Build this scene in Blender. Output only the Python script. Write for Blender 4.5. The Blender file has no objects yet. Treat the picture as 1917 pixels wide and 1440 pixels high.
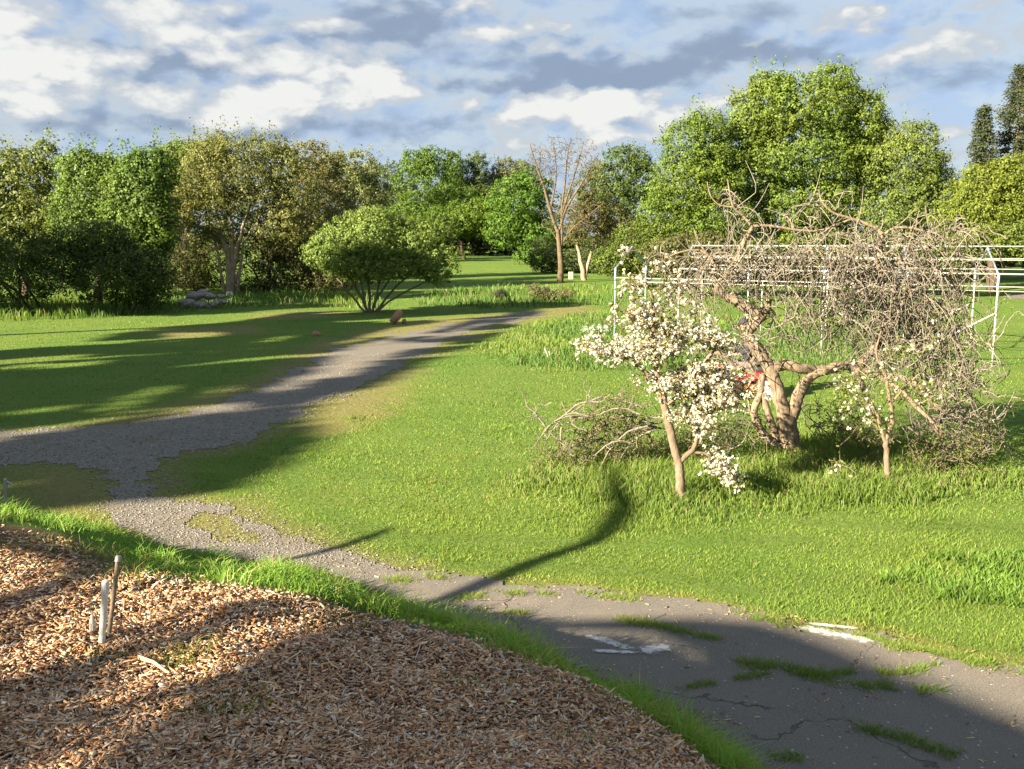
import bpy, math, random
import numpy as np
from mathutils import Vector, Matrix

# ------------------------------------------------------------------ camera, world, sun, exposure
S = bpy.context.scene
COL = S.collection
W0, H0, F = 1917.0, 1440.0, 1800.0
CAM_Z = 3.0
PITCH = math.atan(268.0 / F)
cd = bpy.data.cameras.new('camera')
cd.sensor_width = 36.0; cd.lens = F * 36.0 / W0
cd.clip_start = 0.05; cd.clip_end = 6000
cam = bpy.data.objects.new('camera', cd); COL.objects.link(cam)
cam.location = (0, 0, CAM_Z); cam.rotation_euler = (math.pi / 2 - PITCH, 0, 0)
S.camera = cam

SUN_AZ, SUN_EL = math.radians(54.0), math.radians(22.0)    # azimuth the light travels towards, from +Y to +X
TAN_EL = math.tan(SUN_EL)
LX, LY = math.sin(SUN_AZ), math.cos(SUN_AZ)
EXPO = 2.6
S.view_settings.view_transform = 'Standard'; S.view_settings.look = 'None'
S.view_settings.exposure = EXPO; S.view_settings.gamma = 1.0
S.view_settings.use_curve_mapping = False
S.render.film_transparent = False
S.cycles.max_bounces = 6; S.cycles.diffuse_bounces = 3; S.cycles.transmission_bounces = 4
S.cycles.transparent_max_bounces = 8; S.cycles.use_denoising = True
S.cycles.caustics_reflective = False; S.cycles.caustics_refractive = False

sl = bpy.data.lights.new('sun', 'SUN'); sl.energy = 4.9; sl.angle = math.radians(0.6); sl.color = (1.0, 0.84, 0.62)
sun = bpy.data.objects.new('sun', sl); COL.objects.link(sun)
sun.rotation_euler = Vector((LX * math.cos(SUN_EL), LY * math.cos(SUN_EL), -math.sin(SUN_EL))).to_track_quat('-Z', 'Y').to_euler()
sun.location = (-30, -40, 30)

def srgb(r, g, b):
    f = lambda c: ((c / 255.0 + 0.055) / 1.055) ** 2.4 if c > 10 else c / 255.0 / 12.92
    return np.array([f(r), f(g), f(b)])

class NT:
    """small helper to write node trees"""
    def __init__(self, tree): self.t = tree; tree.nodes.clear()
    def n(self, typ, **kw):
        nd = self.t.nodes.new(typ)
        for k, v in kw.items():
            if k.startswith('_'): setattr(nd, k[1:], v)
        return nd
    def link(self, a, b): self.t.links.new(a, b)
    def put(self, sock, v):
        if hasattr(v, 'links') or isinstance(v, bpy.types.NodeSocket): self.link(v, sock)
        else:
            if isinstance(v, (tuple, list, np.ndarray)):
                v = [float(q) for q in v]
                if len(v) == 3 and len(sock.default_value) == 4: v = v + [1.0]
            sock.default_value = v
    def math(self, op, a, b=0.0, c=None, clamp=False):
        nd = self.n('ShaderNodeMath'); nd.operation = op; nd.use_clamp = clamp
        self.put(nd.inputs[0], a); self.put(nd.inputs[1], b)
        if c is not None: self.put(nd.inputs[2], c)
        return nd.outputs[0]
    def mix(self, fac, a, b, blend='MIX'):
        nd = self.n('ShaderNodeMixRGB'); nd.blend_type = blend
        self.put(nd.inputs[0], fac); self.put(nd.inputs[1], a); self.put(nd.inputs[2], b)
        return nd.outputs[0]
    def noise(self, vec, scale, detail=4, rough=0.55, dist=0.0, dim='3D'):
        nd = self.n('ShaderNodeTexNoise'); nd.noise_dimensions = dim
        if vec is not None: self.link(vec, nd.inputs['Vector'])
        nd.inputs['Scale'].default_value = scale; nd.inputs['Detail'].default_value = detail
        nd.inputs['Roughness'].default_value = rough; nd.inputs['Distortion'].default_value = dist
        return nd
    def ramp(self, fac, a, b, lo=0.0, hi=1.0, smooth=True):
        nd = self.n('ShaderNodeMapRange'); nd.interpolation_type = 'SMOOTHSTEP' if smooth else 'LINEAR'
        self.put(nd.inputs[0], fac)
        for i, v in zip((1, 2, 3, 4), (a, b, lo, hi)): nd.inputs[i].default_value = v
        return nd.outputs[0]

def build_world():
    w = bpy.data.worlds.new('World'); S.world = w; w.use_nodes = True
    t = NT(w.node_tree)
    out = t.n('ShaderNodeOutputWorld'); bg = t.n('ShaderNodeBackground')
    t.link(bg.outputs[0], out.inputs[0])
    sky = t.n('ShaderNodeTexSky'); sky.sky_type = 'NISHITA'; sky.sun_disc = False
    sky.sun_elevation = SUN_EL; sky.sun_rotation = SUN_AZ + math.pi
    sky.air_density = 1.0; sky.dust_density = 1.2; sky.ozone_density = 1.5
    tc = t.n('ShaderNodeTexCoord'); sep = t.n('ShaderNodeSeparateXYZ'); t.link(tc.outputs['Generated'], sep.inputs[0])
    az = t.math('ARCTAN2', sep.outputs[0], sep.outputs[1]); el = t.math('ARCSINE', sep.outputs[2])
    cmb = t.n('ShaderNodeCombineXYZ'); t.link(az, cmb.inputs[0]); t.put(cmb.inputs[1], t.math('MULTIPLY', el, 1.9))
    v = cmb.outputs[0]
    wn = t.noise(v, 5.0, 5, 0.6)
    ws = t.n('ShaderNodeSeparateColor'); t.link(wn.outputs['Color'], ws.inputs[0])
    wn2 = t.noise(v, 17.0, 5, 0.6)
    ws2 = t.n('ShaderNodeSeparateColor'); t.link(wn2.outputs['Color'], ws2.inputs[0])
    def warp(c, i, k):
        a = t.math('MULTIPLY_ADD', t.math('SUBTRACT', ws.outputs[i], 0.5), 0.17 * k, c)
        return t.math('MULTIPLY_ADD', t.math('SUBTRACT', ws2.outputs[i], 0.5), 0.07 * k, a)
    wa, we = warp(az, 0, 1.0), warp(el, 1, 0.55)
    def blob(px, py, rx, ry, wt):
        d = ray(px, py); a0 = math.atan2(d[0], d[1]); e0 = math.asin(d[2] / np.linalg.norm(d))
        u = t.math('MULTIPLY', t.math('SUBTRACT', wa, a0), F / rx); q = t.math('MULTIPLY', t.math('SUBTRACT', we, e0), F / ry)
        s = t.math('ADD', t.math('MULTIPLY', u, u), t.math('MULTIPLY', q, q))
        return t.math('MULTIPLY', t.math('EXPONENT', t.math('MULTIPLY', s, -1.0)), wt)
    white = [(545, 150, 120, 55, 1.05), (690, 145, 60, 36, .95), (420, 205, 190, 30, .6), (260, 25, 170, 45, .62), (380, 60, 90, 40, .45),
             (30, 85, 60, 50, .9), (1080, 215, 190, 42, 1.05), (1180, 205, 80, 42, .7), (60, 150, 130, 16, .6), (150, 108, 110, 20, .55),
             (0, 195, 60, 16, .6), (850, 20, 60, 26, .7), (1600, 32, 130, 18, .75), (1370, 85, 90, 14, .6), (1340, 186, 60, 14, .7),
             (950, 70, 120, 26, .5), (820, 155, 50, 14, .6), (1830, 60, 110, 40, .55), (1740, 225, 90, 26, .5), (590, 60, 70, 30, .35), (90, 215, 60, 14, .3),
             (1510, 125, 70, 12, .5), (-200, 120, 200, 80, .6), (2150, 150, 200, 60, .5)]
    dark = [(380, 128, 190, 28, .95), (110, 168, 150, 14, .8), (650, 248, 240, 28, .85), (740, 50, 130, 38, .9), (1010, 150, 200, 26, .65),
            (1210, 110, 260, 40, .75), (1520, 100, 220, 24, .55), (50, 20, 90, 16, .5), (1680, 150, 200, 36, .5), (1290, 235, 90, 30, .7), (160, 240, 200, 22, .5),
            (440, 20, 50, 40, .3), (1330, 20, 160, 20, .5), (880, 105, 90, 14, .5)]
    white = [(a_, b_, c_ * 1.1, d_ * 1.15, e_ * 1.35) for a_, b_, c_, d_, e_ in white]; dark = [(a_, b_, c_, d_, e_ * 1.1) for a_, b_, c_, d_, e_ in dark]
    def total(lst):
        s = None
        for b in lst:
            g = blob(*b); s = g if s is None else t.math('ADD', s, g)
        return s
    Wm, Dm = total(white), total(dark)
    n1 = t.noise(v, 7.0, 8, 0.6, 0.3).outputs['Fac']; n2 = t.noise(v, 16.0, 7, 0.62, 0.2).outputs['Fac']; n3 = t.noise(v, 3.0, 5, 0.55).outputs['Fac']
    sh = t.n('ShaderNodeVectorMath'); sh.operation = 'ADD'; t.link(v, sh.inputs[0]); sh.inputs[1].default_value = (-.006, .022, 0)
    n2s = t.noise(sh.outputs[0], 16.0, 7, 0.62, 0.2).outputs['Fac']; n1s = t.noise(sh.outputs[0], 7.0, 8, 0.6, 0.3).outputs['Fac']
    def puff(vec):
        wv = t.n('ShaderNodeVectorMath'); wv.operation = 'MULTIPLY_ADD'; t.link(wn2.outputs['Color'], wv.inputs[0]); wv.inputs[1].default_value = (.05, .05, 0); t.link(vec, wv.inputs[2])
        vo = t.n('ShaderNodeTexVoronoi'); vo.feature = 'F1'; vo.inputs['Scale'].default_value = 11; vo.inputs['Detail'].default_value = 2; vo.inputs['Roughness'].default_value = .55; t.link(wv.outputs[0], vo.inputs['Vector']); return t.math('SUBTRACT', .5, vo.outputs['Distance'])
    pf, pfs = puff(v), puff(sh.outputs[0])
    relief = t.math('ADD', t.math('MULTIPLY', t.math('SUBTRACT', n2, n2s), .8), t.math('MULTIPLY', t.math('SUBTRACT', n1, n1s), 1.6)); relief = t.math('ADD', relief, t.math('MULTIPLY', t.math('SUBTRACT', pf, pfs), 1.1))
    k = 1.0 / (2 ** EXPO)
    base_lo, base_hi = srgb(168, 188, 220) * k, srgb(190, 203, 217) * k
    base = t.mix(t.ramp(t.math('ADD', n1, t.math('MULTIPLY', relief, .25)), .36, .56), base_lo, base_hi)
    base = t.mix(0.12, base, t.mix(1.0, sky.outputs[0], (0.05, 0.05, 0.05), 'MULTIPLY'))
    dk = t.math('ADD', t.math('MULTIPLY', Dm, 1.0), t.math('MULTIPLY', t.math('SUBTRACT', n1, 0.5), 1.6)); dk = t.math('SUBTRACT', dk, t.math('MULTIPLY', relief, 1.0))
    base = t.mix(t.ramp(dk, 0.1, 1.15, 0, .95), base, srgb(147, 165, 190) * k)
    wh = t.math('ADD', Wm, t.math('MULTIPLY', t.math('SUBTRACT', n2, 0.5), 1.25))
    wh = t.math('ADD', wh, t.math('MULTIPLY', t.math('SUBTRACT', n3, 0.5), 0.9)); wh = t.math('ADD', wh, t.math('MULTIPLY', relief, .95)); wh = t.math('ADD', wh, t.math('MULTIPLY_ADD', pf, .6, .04))
    c1 = t.mix(t.ramp(wh, 0.05, 0.62, 0, .85), base, srgb(200, 207, 215) * k)
    c2 = t.mix(t.ramp(wh, 0.45, 1.15, 0, 1.0), c1, srgb(242, 243, 240) * k)
    t.link(c2, bg.inputs[0]); bg.inputs[1].default_value = 1.0

# ------------------------------------------------------------------ projection helpers (pixels of the survey photograph -> places)
cp, sp = math.cos(PITCH), math.sin(PITCH)
def ray(px, py):
    a = (px - W0 / 2) / F; b = -(py - H0 / 2) / F
    return np.array([a, b * sp + cp, b * cp - sp])
def P(px, py, D):
    """point at depth D (metres along +Y) seen at that pixel"""
    d = ray(px, py); return np.array([0, 0, CAM_Z]) + d * (D / d[1])
build_world()

# ------------------------------------------------------------------ numpy noise
def _h(ix, iy, s):
    n = (ix.astype(np.int64) * 374761393 + iy.astype(np.int64) * 668265263 + s * 1274126177) & 0x7fffffff
    n = ((n ^ (n >> 13)) * 1274126177) & 0x7fffffff
    return ((n ^ (n >> 16)) & 0xffff) / 65535.0
def vnoise(x, y, s=0):
    x = np.asarray(x, float); y = np.asarray(y, float)
    ix, iy = np.floor(x), np.floor(y); fx, fy = x - ix, y - iy
    fx = fx * fx * (3 - 2 * fx); fy = fy * fy * (3 - 2 * fy)
    a, b, c, d = _h(ix, iy, s), _h(ix + 1, iy, s), _h(ix, iy + 1, s), _h(ix + 1, iy + 1, s)
    return (a * (1 - fx) + b * fx) * (1 - fy) + (c * (1 - fx) + d * fx) * fy
def fbm(x, y, s=0, o=4):
    t = 0; a = .5; n = 0
    for i in range(o):
        t = t + a * vnoise(x * 2 ** i, y * 2 ** i, s + i * 17); n += a; a *= .5
    return t / n
def sstep(x, a, b):
    t = np.clip((x - a) / (b - a), 0, 1); return t * t * (3 - 2 * t)

# ------------------------------------------------------------------ terrain
edge_px = [(-260, 985, 1.2), (-120, 995, 1.18), (0, 1003, 1.15), (60, 1010, 1.15), (130, 1030, 1.15), (180, 1062, 1.15), (250, 1085, 1.15), (340, 1100, 1.15), (450, 1113, 1.13),
           (560, 1132, 1.12), (640, 1165, 1.1), (740, 1190, 1.08), (860, 1216, 1.06), (980, 1255, 1.04), (1120, 1312, 1.0), (1220, 1380, .97), (1290, 1440, .93), (1370, 1530, .9), (1450, 1700, .85)]
toe_px = [(-260, 880), (-120, 905), (0, 937), (120, 965), (200, 990), (300, 1022), (400, 1042), (500, 1056), (600, 1072), (700, 1108), (800, 1148), (950, 1195), (1100, 1264),
          (1250, 1342), (1400, 1427), (1500, 1500), (1650, 1650)]
def _polar(px, py, z):
    d = ray(px, py); t = (z - CAM_Z) / d[2]; x, y = d[0] * t, d[1] * t
    return math.atan2(x, y), math.hypot(x, y)
_e = [_polar(x, y, z) + (z,) for x, y, z in edge_px]; _t = [_polar(x, y, 0.0) for x, y in toe_px]
E_AZ = np.array([-3.2, -1.5] + [e[0] for e in _e] + [1.3, 3.2]); E_R = np.array([9, 9] + [e[1] for e in _e] + [1.6, 9]); E_Z = np.array([1.25, 1.2] + [e[2] for e in _e] + [.9, 1.25])
T_AZ = np.array([-3.2, -1.5] + [t[0] for t in _t] + [1.3, 3.2]); T_R = np.array([14, 14] + [t[1] for t in _t] + [3.2, 14])
def HT(x, y):
    x = np.asarray(x, float); y = np.asarray(y, float)
    az = np.arctan2(x, y); r = np.hypot(x, y)
    r1 = np.interp(az, E_AZ, E_R); z1 = np.interp(az, E_AZ, E_Z); r2 = np.interp(az, T_AZ, T_R)
    far = 0.018 * np.maximum(0, r - 45); far = np.where(r > 300, 0.018 * 255 + 0.004 * (r - 300), far)
    field = far + 0.05 * (fbm(x * .12, y * .12, 3) - .5) * sstep(r, 14, 25)
    k = np.clip((r - r1) / np.maximum(r2 - r1, .2), 0, 1); k = k * .55 + .45 * k * k * (3 - 2 * k)
    ins = z1 + (1.36 - z1) * np.clip(1 - r / r1, 0, 1)
    m = np.where(r < r1, ins, z1 * (1 - k))
    bump = (fbm(x * 2.2, y * 2.2, 7) - .5) * .09 + (fbm(x * 7, y * 7, 9) - .5) * .03
    m = m + bump * (1 - sstep(r, r1 - .1, r1 + .5))
    return np.where(k < 1, np.maximum(m, field), field)
_ts = np.geomspace(1.5, 900, 2600)
def hit(px, py):
    d = ray(px, py); pts = d[None, :] * _ts[:, None]; pts[:, 2] += CAM_Z
    g = pts[:, 2] - HT(pts[:, 0], pts[:, 1]); i = np.argmax(g < 0)
    if not (g < 0).any(): i = len(_ts) - 1
    if i == 0: t = _ts[0]
    else: t = _ts[i - 1] + (_ts[i] - _ts[i - 1]) * g[i - 1] / (g[i - 1] - g[i])
    p = d * t; p[2] += CAM_Z; return p
def poly(pts): return np.array([hit(x, y)[:2] for x, y in pts])
def inpoly(x, y, pg):
    c = np.zeros(np.shape(x), bool); n = len(pg); j = n - 1
    for i in range(n):
        xi, yi = pg[i]; xj, yj = pg[j]
        if yi != yj: c ^= ((yi > y) != (yj > y)) & (x < (xj - xi) * (y - yi) / (yj - yi) + xi)
        j = i
    return c
def pdist(x, y, pl, closed=True):
    d = np.full(np.shape(x), 1e9); n = len(pl)
    for i in range(n if closed else n - 1):
        a = pl[i]; b = pl[(i + 1) % n]; ab = b - a; L = max(ab @ ab, 1e-9)
        t = np.clip(((x - a[0]) * ab[0] + (y - a[1]) * ab[1]) / L, 0, 1)
        d = np.minimum(d, np.hypot(x - a[0] - ab[0] * t, y - a[1] - ab[1] * t))
    return d
def sdist(x, y, pg): d = pdist(x, y, pg); return np.where(inpoly(x, y, pg), -d, d)

gravel_pg = poly([(-400, 815), (-150, 808), (0, 806), (100, 803), (220, 795), (330, 775), (440, 745), (500, 714), (560, 690), (620, 658), (680, 641), (760, 622), (840, 606),
                  (920, 592), (1000, 583), (1040, 584), (990, 597), (930, 612), (870, 633), (800, 658), (740, 688), (690, 718), (640, 742), (560, 775), (500, 803), (440, 834),
                  (350, 848), (305, 870), (285, 900), (300, 925), (370, 940), (440, 962), (520, 992), (600, 1022), (690, 1052), (760, 1068), (700, 1108), (600, 1080),
                  (500, 1062), (400, 1048), (300, 1028), (225, 985), (212, 950), (215, 915), (195, 885), (130, 868), (0, 872), (-200, 885), (-400, 900)])
asphalt_pg = poly([(620, 1052), (700, 1062), (800, 1070), (900, 1080), (1000, 1091), (1150, 1110), (1280, 1123), (1400, 1143), (1500, 1162), (1600, 1182), (1680, 1202),
                   (1760, 1216), (1850, 1236), (1917, 1247), (2300, 1330), (2700, 1500), (2300, 1900), (1650, 1700), (1500, 1515), (1400, 1435), (1250, 1350), (1100, 1272), (950, 1203),
                   (800, 1157), (700, 1118), (600, 1080)])
isle_pg = poly([(360, 958), (430, 968), (465, 995), (470, 1012), (400, 1008), (362, 985)])
dry_pgs = [poly(p) for p in ([(550, 800), (600, 752), (680, 728), (760, 695), (720, 740), (690, 778), (600, 808)], [(560, 700), (590, 650), (760, 605), (960, 588), (1090, 574), (1080, 586), (1000, 592), (700, 645)],
           [(150, 805), (440, 735), (560, 680), (560, 700), (300, 790)], [(20, 880), (150, 870), (215, 900), (215, 960), (100, 950)], [(300, 930), (440, 955), (480, 985), (470, 1020), (350, 1000)],
           [(310, 618), (460, 612), (470, 624), (330, 630)], [(500, 588), (620, 584), (620, 592), (500, 596)])]
tall_pgs = [(poly(p), h) for p, h in (([(-200, 560), (330, 560), (560, 545), (700, 552), (720, 578), (560, 573), (430, 578), (200, 595), (-200, 612)], .42),
            ([(800, 548), (860, 540), (1140, 535), (1250, 560), (1140, 572), (900, 578), (780, 572)], .35),
            ([(940, 686), (885, 655), (1000, 605), (1100, 582), (1300, 590), (1500, 600), (1700, 620), (1700, 690), (1500, 690), (1200, 695), (1000, 694)], .20),
            ([(985, 890), (1050, 840), (1200, 820), (1500, 800), (1850, 830), (1900, 900), (1800, 930), (1500, 950), (1250, 962), (1100, 940), (1000, 920)], .27),
            ([(850, 560), (860, 540), (1000, 540), (1000, 560)], .2), ([(640, 790), (660, 785), (680, 800), (660, 806)], .12))]
clover_pg = poly([(1640, 1090), (1750, 1040), (1917, 1030), (2100, 1060), (2100, 1160), (1917, 1140), (1750, 1125)])
rut_pls = [poly(p) for p in ([(540, 830), (556, 900), (615, 960), (720, 1003)], [(690, 745), (735, 770), (760, 805)], [(700, 700), (1000, 700), (1200, 706)], [(850, 1060), (1000, 1062), (1200, 1075), (1400, 1110)],
                             [(700, 1005), (900, 1010), (1200, 1020), (1500, 1010)], [(1500, 980), (1700, 990), (1917, 985)])]
drive_pg = poly([(1868, 553), (1917, 548), (2200, 546), (2200, 563), (1920, 562), (1880, 559)])

def fields(x, y):
    """per-point description of the ground: gravel distance, asphalt distance, dryness, tall-grass height"""
    jx = (fbm(x * 1.7, y * 1.7, 21) - .5); jy = (fbm(x * 1.7, y * 1.7, 31) - .5)
    r = np.hypot(x, y); amp = np.clip(r * .045, .2, 1.4)
    X, Y = x + jx * amp, y + jy * amp
    g = sdist(X, Y, gravel_pg); isl = sdist(X, Y, isle_pg); g = np.maximum(g, -isl)
    a = sdist(x + jx * .35, y + jy * .35, asphalt_pg)
    d = np.zeros(x.shape)
    for q in dry_pgs: d = np.maximum(d, 1 - sstep(sdist(X, Y, q), -.3, .5 + r * .02))
    d = np.maximum(d, .8 * (1 - sstep(g, 0, .35 + r * .02))); d = np.maximum(d, .5 * (1 - sstep(a, 0, .25)))
    h = np.zeros(x.shape)
    for q, hh in tall_pgs: h = np.maximum(h, hh * (1 - sstep(sdist(X, Y, q) + 1.2 * (fbm(x * 1.1, y * 1.1, 47) - .5), -.9, .7)))
    return g, a, np.clip(d, 0, 1), h

# ------------------------------------------------------------------ mesh helpers
def new_obj(name, mesh, mat=None, parent=None):
    o = bpy.data.objects.new(name, mesh); COL.objects.link(o)
    if mat is not None: mesh.materials.append(mat)
    if parent is not None: o.parent = parent
    return o
def np_mesh(name, V, Fc, col=None, smooth=False):
    """V (n,3), Fc (m,k) constant polygon size, col (n,3) vertex colours"""
    me = bpy.data.meshes.new(name); V = np.ascontiguousarray(V, np.float32); Fc = np.ascontiguousarray(Fc, np.int32)
    me.vertices.add(len(V)); me.vertices.foreach_set('co', V.ravel())
    m, k = Fc.shape; me.loops.add(m * k); me.loops.foreach_set('vertex_index', Fc.ravel())
    me.polygons.add(m); me.polygons.foreach_set('loop_start', np.arange(0, m * k, k, dtype=np.int32))
    me.polygons.foreach_set('loop_total', np.full(m, k, np.int32))
    if smooth: me.polygons.foreach_set('use_smooth', np.ones(m, bool))
    me.update(calc_edges=True)
    if col is not None:
        at = me.color_attributes.new('col', 'FLOAT_COLOR', 'POINT')
        c = np.ones((len(V), 4), np.float32); c[:, :3] = col; at.data.foreach_set('color', c.ravel())
    return me
class MB:
    """collects quads/tris/tubes as one mesh; every face stored as a quad (tris repeat nothing: kept apart)"""
    def __init__(s): s.v = []; s.f = []; s.n = 0
    def add(s, V, Fs):
        V = np.asarray(V, float); s.v.append(V); s.f += [tuple(int(i) + s.n for i in f) for f in Fs]; s.n += len(V)
    def box(s, c, size, rot=None, taper=1.0):
        x, y, z = [q / 2 for q in size]
        V = np.array([[-x, -y, -z], [x, -y, -z], [x, y, -z], [-x, y, -z], [-x * taper, -y * taper, z], [x * taper, -y * taper, z], [x * taper, y * taper, z], [-x * taper, y * taper, z]])
        if rot is not None: V = V @ np.array(rot.to_3x3()).T
        s.add(V + np.array(c), [(0, 3, 2, 1), (4, 5, 6, 7), (0, 1, 5, 4), (1, 2, 6, 5), (2, 3, 7, 6), (3, 0, 4, 7)])
    def tube(s, pts, rad, n=6, cap=True):
        V, Fq = tube_geo(pts, rad, n); Fs = [tuple(f) for f in Fq]; m = len(pts)
        if cap: Fs += [tuple(range(n))[::-1], tuple(range((m - 1) * n, m * n))]
        s.add(V, Fs)
    def build(s, name, mat, parent=None, smooth=False, bevel=0, label=None):
        me = bpy.data.meshes.new(name); me.from_pydata(np.concatenate(s.v).tolist(), [], s.f); me.update()
        if smooth: me.polygons.foreach_set('use_smooth', [True] * len(me.polygons))
        o = new_obj(name, me, mat, parent)
        if bevel:
            b = o.modifiers.new('bevel', 'BEVEL'); b.width = bevel; b.segments = 2; b.limit_method = 'ANGLE'
        if label: o['label'] = label
        return o
def tube_geo(pts, rad, n):
    pts = np.asarray(pts, float); m = len(pts); rad = np.broadcast_to(rad, (m,))
    T = np.gradient(pts, axis=0); T /= np.maximum(np.linalg.norm(T, axis=1, keepdims=True), 1e-9)
    ref = np.array([.31, .9, .3]) if abs(T[0] @ np.array([.31, .9, .3])) < .93 else np.array([1., .1, .2])
    U = np.cross(T, ref); U /= np.maximum(np.linalg.norm(U, axis=1, keepdims=True), 1e-6); Wv = np.cross(T, U)
    a = np.arange(n) * 2 * math.pi / n
    ring = U[:, None, :] * np.cos(a)[None, :, None] + Wv[:, None, :] * np.sin(a)[None, :, None]
    V = (pts[:, None, :] + ring * rad[:, None, None]).reshape(-1, 3)
    i = np.arange(m - 1)[:, None] * n; j = np.arange(n)[None, :]; j2 = (j + 1) % n
    Fq = np.stack([i + j, i + j2, i + n + j2, i + n + j], -1).reshape(-1, 4)
    return V, Fq
def tubes_mesh(name, lines, col=None):
    """lines: list of (pts, radii, sides). One mesh."""
    Vs, Fs, n = [], [], 0; cs = []
    for ln in lines:
        V, Fq = tube_geo(ln[0], ln[1], ln[2]); Vs.append(V); Fs.append(Fq + n); n += len(V)
        if col is not None: cs.append(np.broadcast_to(ln[3] if len(ln) > 3 else col, (len(V), 3)))
    return np_mesh(name, np.concatenate(Vs), np.concatenate(Fs), np.concatenate(cs) if col is not None else None, True)

def thing(name, label, cat, loc=(0, 0, 0), group=None):
    o = bpy.data.objects.new(name, None); COL.objects.link(o); o.location = [float(q) for q in loc]; o.empty_display_size = .2
    o['label'] = label; o['category'] = cat
    if group: o['group'] = group
    return o
def tag(o, label, cat, group=None, kind=None):
    if label: o['label'] = label
    if cat: o['category'] = cat
    if group: o['group'] = group
    if kind: o['kind'] = kind
    return o
def keep(root, *objs):
    """parts are modelled in world coordinates: make them children without moving them"""
    bpy.context.view_layer.update()
    for o in objs:
        o.parent = root; o.matrix_parent_inverse = Matrix.Translation(root.location).inverted()

# ------------------------------------------------------------------ materials
def mat_new(name):
    m = bpy.data.materials.new(name); m.use_nodes = True; return m, NT(m.node_tree)
def pos(t):
    g = t.n('ShaderNodeNewGeometry'); return g.outputs['Position']
def finish(t, color, rough=.8, bump=None, bstr=.4, bdist=.02, spec=.3, metal=0.0, alpha=None):
    out = t.n('ShaderNodeOutputMaterial'); b = t.n('ShaderNodeBsdfPrincipled')
    t.put(b.inputs['Base Color'], color); t.put(b.inputs['Roughness'], rough); b.inputs['Specular IOR Level'].default_value = spec
    b.inputs['Metallic'].default_value = metal
    if bump is not None:
        bn = t.n('ShaderNodeBump'); bn.inputs['Strength'].default_value = bstr; bn.inputs['Distance'].default_value = bdist
        t.link(bump, bn.inputs['Height']); t.link(bn.outputs[0], b.inputs['Normal'])
    if alpha is not None: t.put(b.inputs['Alpha'], alpha)
    t.link(b.outputs[0], out.inputs[0])
def m_leaf(name, trans=.35, gain=1.0):
    m, t = mat_new(name); out = t.n('ShaderNodeOutputMaterial')
    at = t.n('ShaderNodeAttribute'); at.attribute_name = 'col'
    c = t.mix(1.0, at.outputs['Color'], (gain, gain, gain), 'MULTIPLY')
    d = t.n('ShaderNodeBsdfDiffuse'); t.link(c, d.inputs[0])
    tr = t.n('ShaderNodeBsdfTranslucent'); t.link(t.mix(1.0, c, (1.15, 1.2, .6), 'MULTIPLY'), tr.inputs[0])
    mx = t.n('ShaderNodeMixShader'); mx.inputs[0].default_value = trans
    t.link(d.outputs[0], mx.inputs[1]); t.link(tr.outputs[0], mx.inputs[2])
    gl = t.n('ShaderNodeBsdfGlossy'); gl.inputs['Roughness'].default_value = .5; gl.inputs[0].default_value = (1, 1, 1, 1)
    m2 = t.n('ShaderNodeMixShader'); m2.inputs[0].default_value = .008
    t.link(mx.outputs[0], m2.inputs[1]); t.link(gl.outputs[0], m2.inputs[2]); t.link(m2.outputs[0], out.inputs[0])
    return m
def m_bark(name, c1, c2, sc=14.0):
    m, t = mat_new(name); p = pos(t)
    mp = t.n('ShaderNodeMapping'); mp.inputs['Scale'].default_value = (1, 1, .35); t.link(p, mp.inputs[0])
    n = t.noise(mp.outputs[0], sc, 6, .65); n2 = t.noise(p, sc * .3, 3)
    c = t.mix(t.ramp(n.outputs['Fac'], .35, .65), c1, c2); c = t.mix(t.ramp(n2.outputs['Fac'], .45, .7, 0, .45), c, np.array(c2) * .75)
    finish(t, c, .9, n.outputs['Fac'], .6, .02, .15); return m
M = {}
M['leaf'] = m_leaf('leaf_green'); M['blade'] = m_leaf('grass_blade', .42); M['petal'] = m_leaf('petal', .25)
M['bark_grey'] = m_bark('bark_grey_brown', (.155, .125, .085), (.10, .08, .055)); M['bark_pale'] = m_bark('bark_pale', (.33, .27, .19), (.19, .145, .10))
M['bark_gnarl'] = m_bark('bark_gnarled', (.22, .175, .12), (.13, .10, .07), 22); M['bark_dark'] = m_bark('bark_dark', (.09, .07, .05), (.045, .035, .028))
M['bark_red'] = m_bark('bark_reddish', (.195, .15, .105), (.12, .092, .065), 30)
M['bark_far'] = m_bark('bark_far', (.125, .098, .062), (.085, .065, .042))
M['twig'] = m_bark('twig_grey', (.215, .195, .155), (.12, .107, .085), 40)
def m_simple(name, c, rough=.6, nz=.15, sc=20, spec=.4, metal=0.0, bstr=.15):
    m, t = mat_new(name); n = t.noise(pos(t), sc, 5, .6)
    c = np.array(c); cc = t.mix(t.ramp(n.outputs['Fac'], .3, .7), c * (1 - nz), np.minimum(c * (1 + nz), 1)); finish(t, cc, rough, n.outputs['Fac'], bstr, .004, spec, metal); return m
M['galv'] = m_simple('galvanised_steel', (.22, .25, .26), .5, .12, 8, .4, .1); M['bluepaint'] = m_simple('blue_grey_steel', (.20, .27, .36), .5, .15, 10)
M['white_steel'] = m_simple('white_painted_steel', (.34, .34, .32), .45, .12, 14)
M['pvc'] = m_simple('white_pvc', (.62, .60, .54), .45, .10, 30); M['pvc_dirty'] = m_simple('dirty_pvc', (.40, .38, .34), .6, .3, 60)
M['oldpipe'] = m_simple('weathered_pipe', (.17, .135, .085), .6, .3, 50); M['metalgrey'] = m_simple('dull_metal', (.32, .31, .29), .5, .2, 60, .5, .5)
M['rust'] = m_simple('rusty_clamp', (.18, .07, .035), .8, .3, 60); M['redpaint'] = m_simple('red_paint', (.20, .022, .014), .5, .1, 10, .5)
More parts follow.
